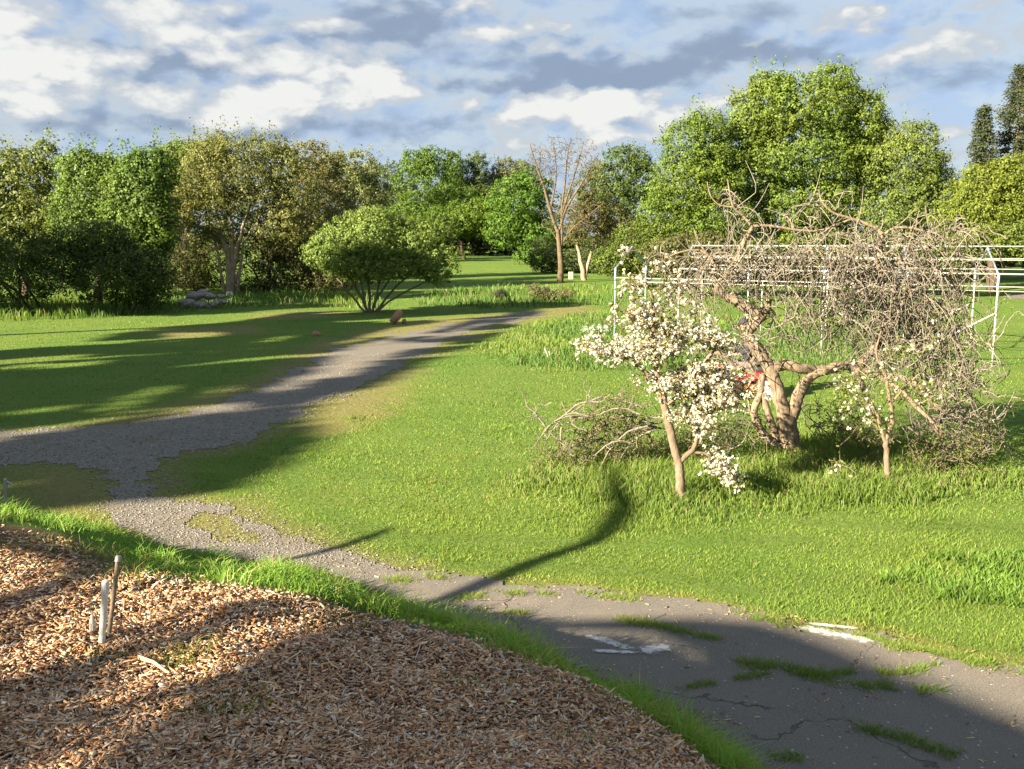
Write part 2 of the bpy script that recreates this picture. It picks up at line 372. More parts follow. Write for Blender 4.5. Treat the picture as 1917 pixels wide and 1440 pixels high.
M['black'] = m_simple('black_rubber', (.025, .025, .027), .8, .2, 30); M['orange'] = m_simple('orange_paint', (.22, .075, .02), .6, .1)
M['cloth'] = m_simple('dark_cloth', (.035, .03, .045), .95, .2, 40); M['trouser'] = m_simple('grey_trousers', (.16, .14, .13), .95, .2, 40)
M['skin'] = m_simple('skin', (.42, .22, .14), .6, .08, 30); M['stone'] = m_simple('pale_stone', (.24, .215, .20), .9, .35, 9, .2, 0, .8)
M['shade_cutout'] = m_simple('stucco', (.5, .46, .4), .9, .1, 20); M['roof'] = m_simple('roof_shingle', (.1, .09, .085), .9, .2, 12)
M['wood'] = m_simple('weathered_wood', (.26, .155, .09), .85, .35, 30)

def m_ground():
    m, t = mat_new('ground_soil_and_turf'); p = pos(t)
    at = t.n('ShaderNodeAttribute'); at.attribute_name = 'col'; sp_ = t.n('ShaderNodeSeparateColor'); t.link(at.outputs['Color'], sp_.inputs[0])
    n1 = t.noise(p, .35, 5, .6); n2 = t.noise(p, 9.0, 6, .7); n3 = t.noise(p, 70, 4, .7)
    g = t.mix(t.ramp(n1.outputs['Fac'], .35, .65), (.084, .150, .030), (.112, .165, .036))
    g = t.mix(t.ramp(n2.outputs['Fac'], .4, .7, 0, .5), g, (.075, .14, .022)); g = t.mix(t.ramp(n3.outputs['Fac'], .45, .75, 0, .5), g, (.15, .18, .05))
    d = t.mix(t.ramp(n2.outputs['Fac'], .35, .65), (.17, .165, .065), (.135, .125, .055)); d = t.mix(t.ramp(n1.outputs['Fac'], .4, .6, 0, .45), d, (.17, .18, .05))
    c = t.mix(sp_.outputs[0], g, d)
    s = t.mix(t.ramp(n3.outputs['Fac'], .3, .7), (.07, .05, .03), (.16, .11, .07)); c = t.mix(sp_.outputs[1], c, s)
    bmp = t.math('ADD', t.math('MULTIPLY', n2.outputs['Fac'], 1.0), t.math('MULTIPLY', n3.outputs['Fac'], .3)); finish(t, c, .95, bmp, .9, .06, .05); return m
def m_gravel():
    m, t = mat_new('gravel'); p = pos(t); v = t.n('ShaderNodeTexVoronoi'); t.link(p, v.inputs['Vector']); v.inputs['Scale'].default_value = 48
    sc = t.n('ShaderNodeSeparateColor'); t.link(v.outputs['Color'], sc.inputs[0]); n = t.noise(p, 1.2, 6, .65); n2 = t.noise(p, 12, 6, .7)
    c = t.mix(sc.outputs[0], (.10, .096, .084), (.20, .188, .16)); c = t.mix(t.ramp(n2.outputs['Fac'], .35, .7, 0, .7), c, (.13, .115, .095))
    c = t.mix(t.ramp(n.outputs['Fac'], .5, .72, 0, .55), c, (.12, .105, .055))
    finish(t, c, .95, v.outputs['Distance'], .45, .01, .1); return m
def m_asphalt():
    m, t = mat_new('old_asphalt'); p = pos(t)
    n = t.noise(p, 1.4, 6, .6); n2 = t.noise(p, 90, 5, .75); n3 = t.noise(p, 14, 6, .7)
    c = t.mix(t.ramp(n2.outputs['Fac'], .38, .64), (.090, .086, .074), (.225, .21, .178)); c = t.mix(t.ramp(n.outputs['Fac'], .35, .65, 0, .5), c, (.20, .17, .145))
    c = t.mix(t.ramp(n3.outputs['Fac'], .6, .75, 0, .5), c, (.27, .22, .17))
    v = t.n('ShaderNodeTexVoronoi'); v.inputs['Scale'].default_value = 30; t.link(p, v.inputs['Vector'])
    sc = t.n('ShaderNodeSeparateColor'); t.link(v.outputs['Color'], sc.inputs[0])
    sp1 = t.math('MULTIPLY', t.ramp(sc.outputs[0], .88, .91), t.ramp(v.outputs['Distance'], .28, .18)); c = t.mix(sp1, c, (.42, .39, .34))
    wv = t.n('ShaderNodeVectorMath'); wv.operation = 'MULTIPLY_ADD'; t.link(t.noise(p, 2.5, 4).outputs['Color'], wv.inputs[0]); wv.inputs[1].default_value = (.6, .6, .6); t.link(p, wv.inputs[2])
    cr = t.n('ShaderNodeTexVoronoi'); cr.feature = 'DISTANCE_TO_EDGE'; cr.inputs['Scale'].default_value = .75; t.link(wv.outputs[0], cr.inputs['Vector'])
    ck = t.math('MULTIPLY', t.ramp(cr.outputs['Distance'], .009, .002), t.ramp(n.outputs['Fac'], .42, .55)); c = t.mix(t.math('MULTIPLY', ck, .5), c, (.03, .028, .022))
    b = t.math('ADD', n2.outputs['Fac'], t.math('MULTIPLY', ck, -2.0)); finish(t, c, .92, b, 1.0, .014, .2); return m
def m_mulch():
    m, t = mat_new('mulch_bed'); p = pos(t); v = t.n('ShaderNodeTexVoronoi'); t.link(p, v.inputs['Vector']); v.inputs['Scale'].default_value = 60
    sc = t.n('ShaderNodeSeparateColor'); t.link(v.outputs['Color'], sc.inputs[0])
    c = t.mix(sc.outputs[0], (.07, .04, .022), (.20, .12, .065)); finish(t, c, .95, v.outputs['Distance'], .8, .02, .1); return m
M['ground'], M['gravel'], M['asphalt'], M['mulch'] = m_ground(), m_gravel(), m_asphalt(), m_mulch()
def m_attr(name, rough=.85, spec=.15):
    m, t = mat_new(name); at = t.n('ShaderNodeAttribute'); at.attribute_name = 'col'; n = t.noise(pos(t), 130, 4)
    finish(t, t.mix(t.ramp(n.outputs['Fac'], .3, .7, 0, .35), at.outputs['Color'], t.mix(1.0, at.outputs['Color'], (.6, .58, .55), 'MULTIPLY')), rough, None, 0, 0, spec); return m
M['chip'] = m_attr('wood_chip'); M['pebble'] = m_attr('pebble')
def m_paint():
    m, t = mat_new('worn_white_paint'); p = pos(t); n = t.noise(p, 26, 6, .75)
    at = t.n('ShaderNodeAttribute'); at.attribute_name = 'col'; s = t.n('ShaderNodeSeparateColor'); t.link(at.outputs['Color'], s.inputs[0])
    a = t.ramp(t.math('ADD', t.math('MULTIPLY', s.outputs[0], .85), t.math('MULTIPLY', t.math('SUBTRACT', n.outputs['Fac'], .5), 2.0)), .25, .95, 0, .9)
    finish(t, (.50, .49, .47), .8, None, 0, 0, .2, 0, a); return m
M['paint'] = m_paint()

# ------------------------------------------------------------------ ground sheets
az_f = np.radians(np.linspace(-36, 36, 560)); az_c1 = np.radians(np.linspace(-180, -38, 64)); az_c2 = np.radians(np.linspace(38, 180, 64))
AZ = np.concatenate([az_c1, az_f, az_c2]); RR = np.concatenate([[.3, .8, 1.4, 2.0], np.geomspace(2.5, 75, 470), np.geomspace(78, 3500, 60)])
A2, R2 = np.meshgrid(AZ, RR); GX, GY = (np.sin(A2) * R2).ravel(), (np.cos(A2) * R2).ravel(); GZ = HT(GX, GY)
gf, ga, gd, gh = fields(GX, GY)
na, nr = len(AZ), len(RR)
ii = (np.arange(nr - 1)[:, None] * na + np.arange(na - 1)[None, :]).ravel()
FQ = np.stack([ii, ii + 1, ii + na + 1, ii + na], -1)
gr1 = np.interp(np.arctan2(GX, GY), E_AZ, E_R); inbank = np.hypot(GX, GY) < np.interp(np.arctan2(GX, GY), T_AZ, T_R)
soil = 1 - sstep(np.hypot(GX, GY) + .7 * (fbm(GX * 1.5, GY * 1.5, 61) - .6), gr1 + .1, gr1 + .9)
gcol = np.stack([gd * (~inbank), soil, gh], -1)
o = new_obj('ground', np_mesh('ground', np.stack([GX, GY, GZ], -1), FQ, gcol, True), M['ground']); o['kind'] = 'structure'
def sheet(name, mask, lift, mat):
    fm = mask[FQ].all(1); f = FQ[fm]; u, inv = np.unique(f, return_inverse=True)
    V = np.stack([GX[u], GY[u], GZ[u] + lift], -1); o = new_obj(name, np_mesh(name, V, inv.reshape(f.shape), None, True), mat); o['kind'] = 'structure'; return o
jit = (fbm(GX * 4, GY * 4, 55) - .5)
rr_ = np.hypot(GX, GY)
sheet('gravel_track', (gf + jit * np.clip(rr_ * .03, .12, 1.0) < 0) & (~inbank) & (ga > -.25), .006, M['gravel'])
sheet('asphalt_drive', (ga + jit * .3 < 0) & (~inbank), .012, M['asphalt'])
sheet('mulch_bed', rr_ < gr1 + .05 + jit * .2, .008, M['mulch'])
sheet('far_driveway', (sdist(GX, GY, drive_pg) < 0) & (rr_ < 75), .01, M['gravel'])

# ------------------------------------------------------------------ grass
def blades(name, x, y, h, w, col, rng, lean=.35, seg=1, z=None):
    n = len(x); z = HT(x, y) - .004 if z is None else z
    th = rng.uniform(0, 2 * math.pi, n); fx, fy = np.cos(th) * w / 2, np.sin(th) * w / 2
    ld = rng.uniform(0, 2 * math.pi, n); la = h * lean * rng.uniform(.3, 1.6, n); dx, dy = np.cos(ld) * la, np.sin(ld) * la
    if seg == 1:
        V = np.empty((n, 3, 3)); V[:, 0] = np.stack([x - fx, y - fy, z], -1); V[:, 1] = np.stack([x + fx, y + fy, z], -1); V[:, 2] = np.stack([x + dx, y + dy, z + h], -1)
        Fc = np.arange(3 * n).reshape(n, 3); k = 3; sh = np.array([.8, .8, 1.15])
    else:
        V = np.empty((n, 5, 3)); mx, my = dx * .35, dy * .35
        V[:, 0] = np.stack([x - fx, y - fy, z], -1); V[:, 1] = np.stack([x + fx, y + fy, z], -1)
        V[:, 2] = np.stack([x - fx * .8 + mx, y - fy * .8 + my, z + h * .6], -1); V[:, 3] = np.stack([x + fx * .8 + mx, y + fy * .8 + my, z + h * .6], -1)
        V[:, 4] = np.stack([x + dx * 1.3, y + dy * 1.3, z + h * rng.uniform(.75, 1.05, n)], -1)
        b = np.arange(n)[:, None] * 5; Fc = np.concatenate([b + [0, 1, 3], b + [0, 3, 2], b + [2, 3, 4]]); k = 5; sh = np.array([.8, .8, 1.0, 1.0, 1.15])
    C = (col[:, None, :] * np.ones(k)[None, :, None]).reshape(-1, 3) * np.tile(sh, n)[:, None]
    return np_mesh(name, V.reshape(-1, 3), Fc, C)
def gcolor(x, y, dry, rng, dark=0.0):
    n = len(x); a = fbm(x * .25, y * .25, 71); b = fbm(x * 1.6, y * 1.6, 77); r = rng.uniform(0, 1, n)
    c = np.array([.082, .152, .026])[None] * np.ones((n, 1)); c = c + np.array([.045, .035, .004]) * sstep(a, .35, .65)[:, None] + np.array([.03, .03, .01]) * (b - .5)[:, None]
    c = c * (.86 + .34 * r)[:, None] * 1.2
    yl = rng.uniform(0, 1, n) < (.04 + .10 * sstep(fbm(x * .5, y * .5, 73), .45, .7) + .8 * dry); c[yl] = np.array([.28, .235, .10]) * (.6 + .6 * r[yl])[:, None]
    hal = (dry > .15) & ~yl; c[hal] = c[hal] * [1.35, 1.08, 1.0]
    return c * (1 - dark)
rng = np.random.default_rng(5)
def polar_pts(n, r0, r1, rng, a=37.0):
    az = np.radians(rng.uniform(-a, a, n)); r = 1 / rng.uniform(1 / r1, 1 / r0, n); return np.sin(az) * r, np.cos(az) * r, r
rut_lines = rut_pls
def lawn():
    x, y, r = polar_pts(620000, 3.0, 60, rng); az = np.arctan2(x, y)
    tr = np.interp(az, T_AZ, T_R); g, a, d, h = fields(x, y); nz = fbm(x * 2.5, y * 2.5, 91)
    edge = rng.uniform(0, 1, len(x))
    keep_ = (r > tr - .1) & (a > .03 * nz) & (g > -.12 + .4 * nz) & (h < .14)
    keep_ &= edge > d * np.where(g < .9, .55, .1)
    # sparse growth across the gravel and in the turf island
    gs = (g <= -.0) & (a > .1) & (r > tr) & (nz > .60) & (edge < .14); keep_ |= gs & (h < .08)
    x, y, r, d, g = x[keep_], y[keep_], r[keep_], d[keep_], g[keep_]
    tuft = fbm(x * 5, y * 5, 13); hh = (.018 + .022 * tuft + .022 * sstep(fbm(x * .9, y * .9, 15), .5, .75)) * rng.uniform(.6, 1.3, len(x)) * (1 - .45 * d)
    c = gcolor(x, y, d * .75, rng)
    for q in rut_lines:
        k = 1 - sstep(pdist(x, y, q, False), .05, .16 + r * .004); c *= (1 - .36 * k)[:, None]; hh *= 1 - .35 * k
    mow = np.sin((x * .35 + y * .94 + 1.2 * fbm(x * .15, y * .15, 4)) * 2 * math.pi / 1.15); c *= (1 + .10 * mow)[:, None]
    cl = inpoly(x, y, clover_pg) & (fbm(x * 2, y * 2, 44) > .42); hh[cl] *= 2.1; c[cl] *= [.75, .9, .9]
    w = np.maximum(.0035, r * .00105) * rng.uniform(.7, 1.3, len(x)); w[cl] *= 1.7
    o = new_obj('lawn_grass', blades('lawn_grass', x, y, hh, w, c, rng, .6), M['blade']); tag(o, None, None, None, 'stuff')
def tall():
    x, y, r = polar_pts(420000, 8, 62, rng); g, a, d, h = fields(x, y); k = (h > .03) & (rng.uniform(0, 1, len(x)) < np.clip(h * 6, .15, .85)) & (g > 0)
    x, y, r, d, h = x[k], y[k], r[k], d[k], h[k]; n = len(x)
    hh = h * rng.uniform(.45, 1.15, n) * (.6 + .8 * fbm(x * 1.2, y * 1.2, 19)); c = gcolor(x, y, d * .1, rng) * [.86, .88, 1.1]
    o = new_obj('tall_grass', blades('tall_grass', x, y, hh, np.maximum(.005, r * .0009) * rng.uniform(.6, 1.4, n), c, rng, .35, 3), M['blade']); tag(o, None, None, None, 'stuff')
def bank():
    n = 70000; az = np.radians(rng.uniform(-37, 37, n)); r1 = np.interp(az, E_AZ, E_R); r2 = np.interp(az, T_AZ, T_R); k = rng.uniform(0, 1, n)
    x0 = np.sin(az); r = r1 + .05 + (r2 - r1 - .03) * k; x, y = x0 * r, np.cos(az) * r
    nz = fbm(x * 1.5, y * 1.5, 61); dens = sstep(nz + .25 * k, .44, .64); ok = rng.uniform(0, 1, n) < dens * np.clip(6.5 / r, .3, 1.0) * (.35 + .65 * sstep(k, .02, .25))
    x, y, r, k = x[ok], y[ok], r[ok], k[ok]; n = len(x); t = fbm(x * 2.1, y * 2.1, 63)
    hh = (.02 + .105 * sstep(t, .40, .70)) * rng.uniform(.4, 1.4, n); c = gcolor(x, y, np.full(n, .06), rng) * [1.45, 1.5, 1.5]
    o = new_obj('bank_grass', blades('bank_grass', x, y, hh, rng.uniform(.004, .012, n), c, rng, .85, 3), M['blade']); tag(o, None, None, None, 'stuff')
lawn(); tall(); bank()
def mulch_weeds():
    X, Y = [], []
    for px, py, sp, n in [(250, 1082, .18, 160), (150, 1040, .25, 200), (420, 1330, .12, 110), (350, 1235, .10, 70), (640, 1178, .15, 90), (330, 1250, .05, 40), (200, 1240, .06, 30), (1150, 1330, .16, 90), (900, 1290, .1, 36), (1080, 1400, .1, 36), (60, 1020, .2, 120)]:
        c = hit(px, py); X.append(c[0] + rng.normal(0, sp, n)); Y.append(c[1] + rng.normal(0, sp * .7, n))
    x, y = np.concatenate(X), np.concatenate(Y); n = len(x); c = gcolor(x, y, np.full(n, .3), rng) * .8
    o = new_obj('mulch_weeds', blades('mulch_weeds', x, y, rng.uniform(.03, .08, n), rng.uniform(.003, .007, n), c, rng, .9, 3, HT(x, y) + .01), M['blade']); tag(o, None, None, None, 'stuff')
mulch_weeds()
def weeds():
    L = [([(1160, 1163), (1230, 1175), (1290, 1188)], .10), ([(1300, 1193), (1350, 1200)], .07), ([(1385, 1245), (1460, 1252), (1560, 1277)], .12), ([(1500, 1268), (1600, 1262), (1690, 1264)], .07),
         ([(1690, 1264), (1760, 1248), (1850, 1243)], .08), ([(1595, 1286), (1680, 1290), (1770, 1302)], .10), ([(1605, 1365), (1690, 1388), (1800, 1422)], .10), ([(1275, 1292), (1380, 1275), (1450, 1262)], .05),
         ([(730, 1088), (765, 1091)], .12), ([(800, 1082), (830, 1085)], .1), ([(860, 1122), (940, 1112), (1060, 1112), (1190, 1125)], .10), ([(1385, 1150), (1440, 1165), (1460, 1178)], .12),
         ([(1290, 1340), (1330, 1350)], .05), ([(1660, 1215), (1760, 1228), (1917, 1262)], .10), ([(1600, 1190), (1720, 1222), (1800, 1232)], .08), ([(1450, 1420), (1500, 1424)], .08), ([(1130, 1205), (1180, 1214)], .04), ([(880, 1145), (990, 1152)], .06)]
    X, Y = [], []
    for pl, wd in L:
        q = poly(pl); seg = np.linalg.norm(np.diff(q, axis=0), axis=1); cum = np.concatenate([[0], np.cumsum(seg)]); n = int(cum[-1] * 3200 * wd / .1)
        s = rng.uniform(0, cum[-1], n); X.append(np.interp(s, cum, q[:, 0]) + rng.normal(0, wd * .42, n)); Y.append(np.interp(s, cum, q[:, 1]) + rng.normal(0, wd * .42, n))
    x, y = np.concatenate(X), np.concatenate(Y); n = len(x); k = fbm(x * 6, y * 6, 23) > .42; x, y = x[k], y[k]; n = len(x)
    c = gcolor(x, y, np.full(n, .15), rng) * 1.1
    o = new_obj('pavement_weeds', blades('pavement_weeds', x, y, rng.uniform(.012, .06, n), rng.uniform(.004, .010, n), c, rng, .9), M['blade']); tag(o, None, None, None, 'stuff')
weeds()

# ------------------------------------------------------------------ wood chips, pebbles
def rotm(yaw, pitch, roll):
    cy, sy, cp_, sp_, cr, sr = np.cos(yaw), np.sin(yaw), np.cos(pitch), np.sin(pitch), np.cos(roll), np.sin(roll)
    R = np.empty((len(yaw), 3, 3)); R[:, 0, 0] = cy * cp_; R[:, 0, 1] = cy * sp_ * sr - sy * cr; R[:, 0, 2] = cy * sp_ * cr + sy * sr
    R[:, 1, 0] = sy * cp_; R[:, 1, 1] = sy * sp_ * sr + cy * cr; R[:, 1, 2] = sy * sp_ * cr - cy * sr; R[:, 2, 0] = -sp_; R[:, 2, 1] = cp_ * sr; R[:, 2, 2] = cp_ * cr; return R
def pieces(name, x, y, z, lx, ly, lz, col, tilt, mat, kind='stuff', yawb=None):
    n = len(x); R = rotm(rng.uniform(0, 2 * math.pi, n) if yawb is None else yawb, rng.normal(0, tilt, n), rng.normal(0, tilt, n))
    U = np.array([[-1, -1, -1], [1, -1, -1], [1, 1, -1], [-1, 1, -1], [-1, -1, 1], [1, -1, 1], [1, 1, 1], [-1, 1, 1]], float)
    V = U[None] * np.stack([lx, ly, lz], -1)[:, None, :] * .5 * rng.uniform(.55, 1.15, (n, 8, 1)); V[:, :, 0] *= rng.uniform(.85, 1.1, (n, 8))
    V = np.einsum('nij,nkj->nki', R, V) + np.stack([x, y, z], -1)[:, None, :]
    q = np.array([[4, 5, 6, 7], [0, 1, 5, 4], [1, 2, 6, 5], [2, 3, 7, 6], [3, 0, 4, 7]]); Fc = (np.arange(n)[:, None, None] * 8 + q[None]).reshape(-1, 4)
    o = new_obj(name, np_mesh(name, V.reshape(-1, 3), Fc, np.repeat(col, 8, 0)), mat); tag(o, None, None, None, kind); return o
def chips():
    n = 125000; az = np.radians(rng.uniform(-34, 24, n)); r = 1 / rng.uniform(1 / 7.5, 1 / 2.7, n); r1 = np.interp(az, E_AZ, E_R)
    ok = r < r1 + .10 + .16 * rng.normal(0, 1, n) + .25 * (fbm(np.sin(az) * r * 2, np.cos(az) * r * 2, 12) - .5); az, r = az[ok], r[ok]; x, y = np.sin(az) * r, np.cos(az) * r; n = len(x)
    big = rng.uniform(0, 1, n) < .05; lx = rng.gamma(3.0, .0068, n) + .007; lx[big] *= 2.3; ly = rng.uniform(.003, .011, n); ly[rng.uniform(0, 1, n) < .05] *= 1.8; lz = rng.uniform(.002, .005, n)
    pal = np.array([[.45, .28, .155], [.58, .42, .26], [.31, .18, .10], [.15, .085, .05], [.40, .35, .29], [.46, .22, .09], [.66, .56, .42]]); pr = [.28, .16, .21, .12, .10, .09, .04]
    c = pal[rng.choice(7, n, p=pr)] * rng.uniform(.7, 1.2, (n, 1)) * (.95 + .5 * fbm(x * 1.3, y * 1.3, 81))[:, None]
    z = HT(x, y) + .008 + rng.uniform(.0, .022, n); pieces('wood_chips', x, y, z, lx, ly, lz, c, .27, M['chip'])
chips()
def pebbles():
    x, y, r = polar_pts(110000, 6, 26, rng); g, a, d, h = fields(x, y); az = np.arctan2(x, y); k = (g < .05 + .5 * rng.uniform(0, 1, len(x)) ** 3) & (a > -.3) & (r > np.interp(az, T_AZ, T_R)); x, y, r = x[k], y[k], r[k]
    xa, ya, ra = polar_pts(1500, 5.2, 12, rng, 32); g, a, d, h = fields(xa, ya); k = (a < 0) & (ra > np.interp(np.arctan2(xa, ya), T_AZ, T_R)); x, y, r = np.concatenate([x, xa[k]]), np.concatenate([y, ya[k]]), np.concatenate([r, ra[k]])
    n = len(x); s = rng.uniform(.006, .015, n) * np.clip(r / 9, 1, 1.7); v = rng.uniform(.4, 1.3, (n, 1)); c = np.array([.25, .23, .20]) * v
    pieces('loose_gravel', x, y, HT(x, y) + .010, s * 1.2, s, s * .4, c, .2, M['pebble'])
pebbles()
def litter():
    # straw and dead leaves fallen on the asphalt and along its edge
    x, y, r = polar_pts(16000, 5.2, 12.5, rng, 33); g, a, d, h = fields(x, y); nz = fbm(x * 3, y * 3, 93); near = 1 - sstep(np.abs(a), .0, .35)
    k = (a < .12) & (r > np.interp(np.arctan2(x, y), T_AZ, T_R) - .05) & (rng.uniform(0, 1, len(x)) < .03 + .4 * near * sstep(nz, .4, .6) + .25 * sstep(nz, .62, .75)); x, y = x[k], y[k]; n = len(x)
    pal = np.array([[.42, .33, .17], [.30, .17, .08], [.16, .10, .06], [.5, .42, .25]]); c = pal[rng.integers(0, 4, n)] * rng.uniform(.7, 1.1, (n, 1))
    pieces('leaf_litter', x, y, HT(x, y) + .018, rng.uniform(.015, .06, n), rng.uniform(.003, .012, n), np.full(n, .002), c, .15, M['chip'])
litter()

# ------------------------------------------------------------------ white paint marks on the asphalt
def paint(name, label, strokes):
    V, Fc, C, n0 = [], [], [], 0
    for pl, wpx in strokes:
        pts = [hit(*p) for p in pl]; pts = np.array(pts); m = 26; s = np.linspace(0, len(pts) - 1, m); c = np.stack([np.interp(s, np.arange(len(pts)), pts[:, i]) for i in range(2)], -1)
        T = np.gradient(c, axis=0); T /= np.linalg.norm(T, axis=1, keepdims=True); N = np.stack([-T[:, 1], T[:, 0]], -1)
        lw = wpx * (.7 + .6 * np.sin(np.linspace(.15, math.pi - .15, m)))
        offs = np.linspace(-1, 1, 7)
        for j, of in enumerate(offs):
            q = c + N * (of * lw)[:, None] * .5; V.append(np.stack([q[:, 0], q[:, 1], HT(q[:, 0], q[:, 1]) + .0165 + .002 * len(C) * 0], -1))
            v = (1 - abs(of) ** 1.5) * np.clip(np.minimum(np.linspace(0, 5, m), np.linspace(5, 0, m)), 0, 1); C.append(np.repeat(v[:, None], 3, 1))
        for j in range(6):
            a = n0 + j * m + np.arange(m - 1); Fc.append(np.stack([a, a + 1, a + m + 1, a + m], -1))
        n0 += 7 * m
        V[-1][:, 2] += 0
    for k in range(len(strokes)):
        for j in range(7): V[k * 7 + j][:, 2] += .004 * k
    o = new_obj(name, np_mesh(name, np.concatenate(V), np.concatenate(Fc), np.concatenate(C)), M['paint']); tag(o, label, 'painted mark')
paint('painted_arrow', 'faded white spray-painted arrow lying in shade on the asphalt', [([(1086, 1190), (1130, 1202), (1200, 1225)], .13), ([(1100, 1222), (1150, 1224), (1200, 1227)], .08), ([(1190, 1228), (1225, 1220), (1262, 1214)], .17)])
paint('painted_stripe', 'white sprayed stripes in sunlight at the grassy edge of the asphalt', [([(1478, 1174), (1560, 1190), (1665, 1210)], .17), ([(1500, 1170), (1560, 1176), (1620, 1183)], .08)])

# ------------------------------------------------------------------ trees
def crown_mesh(name, blobs, D, n_leaf, size, col, rng, clump=.42, dens_in=.15, flat=.8, up=0.0, long=1.0, droop=0.0, topspray=0):
    """leaf quads in clumps through ellipsoid volumes. blobs: (px,py,rx_px,ry_px[,dD])"""
    vol = np.array([b[2] * b[3] for b in blobs], float); vol /= vol.sum(); LV, LN, CC = [], [], []
    for b, w in zip(blobs, vol):
        Db = D + (b[4] if len(b) > 4 else 0); c = P(b[0], b[1], Db); k = Db / F; rx, rz = b[2] * k, b[3] * k; ry = min(rx * .85, 4.5)
        nl = int(n_leaf * w * 1.55); per = 24; nc = max(6, nl // per)
        d = rng.normal(0, 1, (nc, 3)); d /= np.linalg.norm(d, axis=1, keepdims=True); back = (d[:, 1] > 0) & (rng.uniform(0, 1, nc) < .6); d[back, 1] *= -1
        rad = rng.uniform(0, 1, nc) ** .35; rad = np.where(rng.uniform(0, 1, nc) < dens_in, rad * .6, .60 + .46 * rad)
        lump = .66 + .66 * fbm(d[:, 0] * 1.6 + b[0] * .37, d[:, 2] * 1.6 + d[:, 1] + b[1] * .11, 5 + int(b[0]) % 91)
        cc = c + d * rad[:, None] * lump[:, None] * np.array([rx, ry, rz]); cr = clump * .78 * rng.uniform(.5, 1.4, nc)
        tone = rng.uniform(.68, 1.28, nc)
        e = rng.normal(0, 1, (nc, per, 3)); e /= np.linalg.norm(e, axis=2, keepdims=True); rr = rng.uniform(.15, 1, (nc, per, 1)) ** .5
        off = e * rr * cr[:, None, None]; off[:, :, 2] = off[:, :, 2] * flat - droop * rng.uniform(0, 1, (nc, per)) * cr[:, None]
        LV.append((cc[:, None, :] + off).reshape(-1, 3)); nn = e * .95 + .5 * d[:, None, :] + rng.normal(0, .36, (nc, per, 3)) + np.array([0, 0, up]); LN.append(nn.reshape(-1, 3)); CC.append(np.repeat(tone, per))
        if topspray:
            ns = int(topspray * w * len(blobs) ** .5) + 2
            for _ in range(ns):
                an = rng.uniform(-1.25, 1.25); p0 = c + np.array([math.sin(an) * rx * .95, rng.uniform(-.5, .5) * ry, math.cos(an) * rz * .95]); L = rng.uniform(.4, 1.3); m = int(18 * L) + 6
                tt = rng.uniform(0, 1, m); q = p0 + np.outer(tt, [math.sin(an) * .5 * L, 0, L * .9]) + rng.normal(0, .11, (m, 3)); LV.append(q); LN.append(rng.normal(0, 1, (m, 3)) + [0, -.6, .3]); CC.append(np.full(m, 1.05))
    Pn, N, tone = np.concatenate(LV), np.concatenate(LN), np.concatenate(CC); n = len(Pn); N /= np.maximum(np.linalg.norm(N, axis=1, keepdims=True), 1e-6)
    a = rng.normal(0, 1, (n, 3)); U = np.cross(N, a); U /= np.maximum(np.linalg.norm(U, axis=1, keepdims=True), 1e-6); Wv = np.cross(N, U)
    s = size * .74 * rng.uniform(.6, 1.4, n); u = U * (s * .5 * long)[:, None]; w_ = Wv * (s * .32)[:, None]
    V = np.stack([Pn - u, Pn - w_ * 1.0 + u * .1, Pn + u, Pn + w_ + u * .1], 1).reshape(-1, 3)
    base = Pn.mean(0); hue = fbm(Pn[:, 0] * .5 + 9, Pn[:, 2] * .5 + Pn[:, 1] * .3, 37); c = np.array(col)[None] * [1.26, 1.15, 1.22] * (tone * rng.uniform(.82, 1.18, n))[:, None]; c = c * (1 + np.array([.30, .14, -.05])[None] * (hue[:, None] - .5) * 1.2)
    return np_mesh(name, V, np.arange(4 * n).reshape(n, 4), np.repeat(c, 4, 0))
def wiggle(p, q, rng, m=6, amp=.06, sag=0.0):
    p, q = np.asarray(p, float), np.asarray(q, float); L = np.linalg.norm(q - p); t = np.linspace(0, 1, m)
    pts = p + np.outer(t, q - p); w = rng.normal(0, amp * L, (m, 3)) * np.sin(t * math.pi)[:, None]; pts += w; pts[:, 2] += sag * L * np.sin(t * math.pi); return pts
def colonise(seed, targets, rng, r_tip=.01, grow=1.0, maxseg=8, amp=.08, sag=.05, sides=4, rmax=.2, curl=0.0):
    """branches reaching the targets from the nearest node already grown. seed: list of (pts, radii). returns lines"""
    nodes = np.concatenate([np.asarray(s[0]) for s in seed]); rads = np.concatenate([np.broadcast_to(s[1], (len(s[0]),)) for s in seed]); lines = []
    order = np.argsort([np.min(np.linalg.norm(nodes - t, axis=1)) for t in targets])
    for i in order:
        t = targets[i]; d = np.linalg.norm(nodes - t, axis=1); L0 = d.min(); j = int(np.argmin(d + .0)); 
        if L0 < 1e-3: continue
        m = int(np.clip(L0 / .12, 3, maxseg)) + 1; pts = wiggle(nodes[j], t, rng, m, amp, sag)
        if curl:
            k = np.linspace(0, 1, m); ax = rng.normal(0, 1, 3); pts += np.outer(np.sin(k * math.pi), ax) * curl * L0
        r0 = min(rads[j] * .75, r_tip + .012 * L0 * grow, rmax); rad = np.linspace(max(r0, r_tip), r_tip, m)
        lines.append((pts, rad, sides if r0 > .02 else 3)); nodes = np.concatenate([nodes, pts[1:]]); rads = np.concatenate([rads, rad[1:]])
    return lines
def blob_targets(blobs, D, n, rng, shell=.75):
    out = []; ar = np.array([b[2] * b[3] for b in blobs], float); ar /= ar.sum()
    for b, a in zip(blobs, ar):
        Db = D + (b[4] if len(b) > 4 else 0); c = P(b[0], b[1], Db); k = Db / F
        for _ in range(max(1, int(round(n * a)))):
            d = rng.normal(0, 1, 3); d /= np.linalg.norm(d); out.append(c + d * rng.uniform(.2, shell) * np.array([b[2] * k, min(b[2] * k * .8, 4), b[3] * k]))
    return out
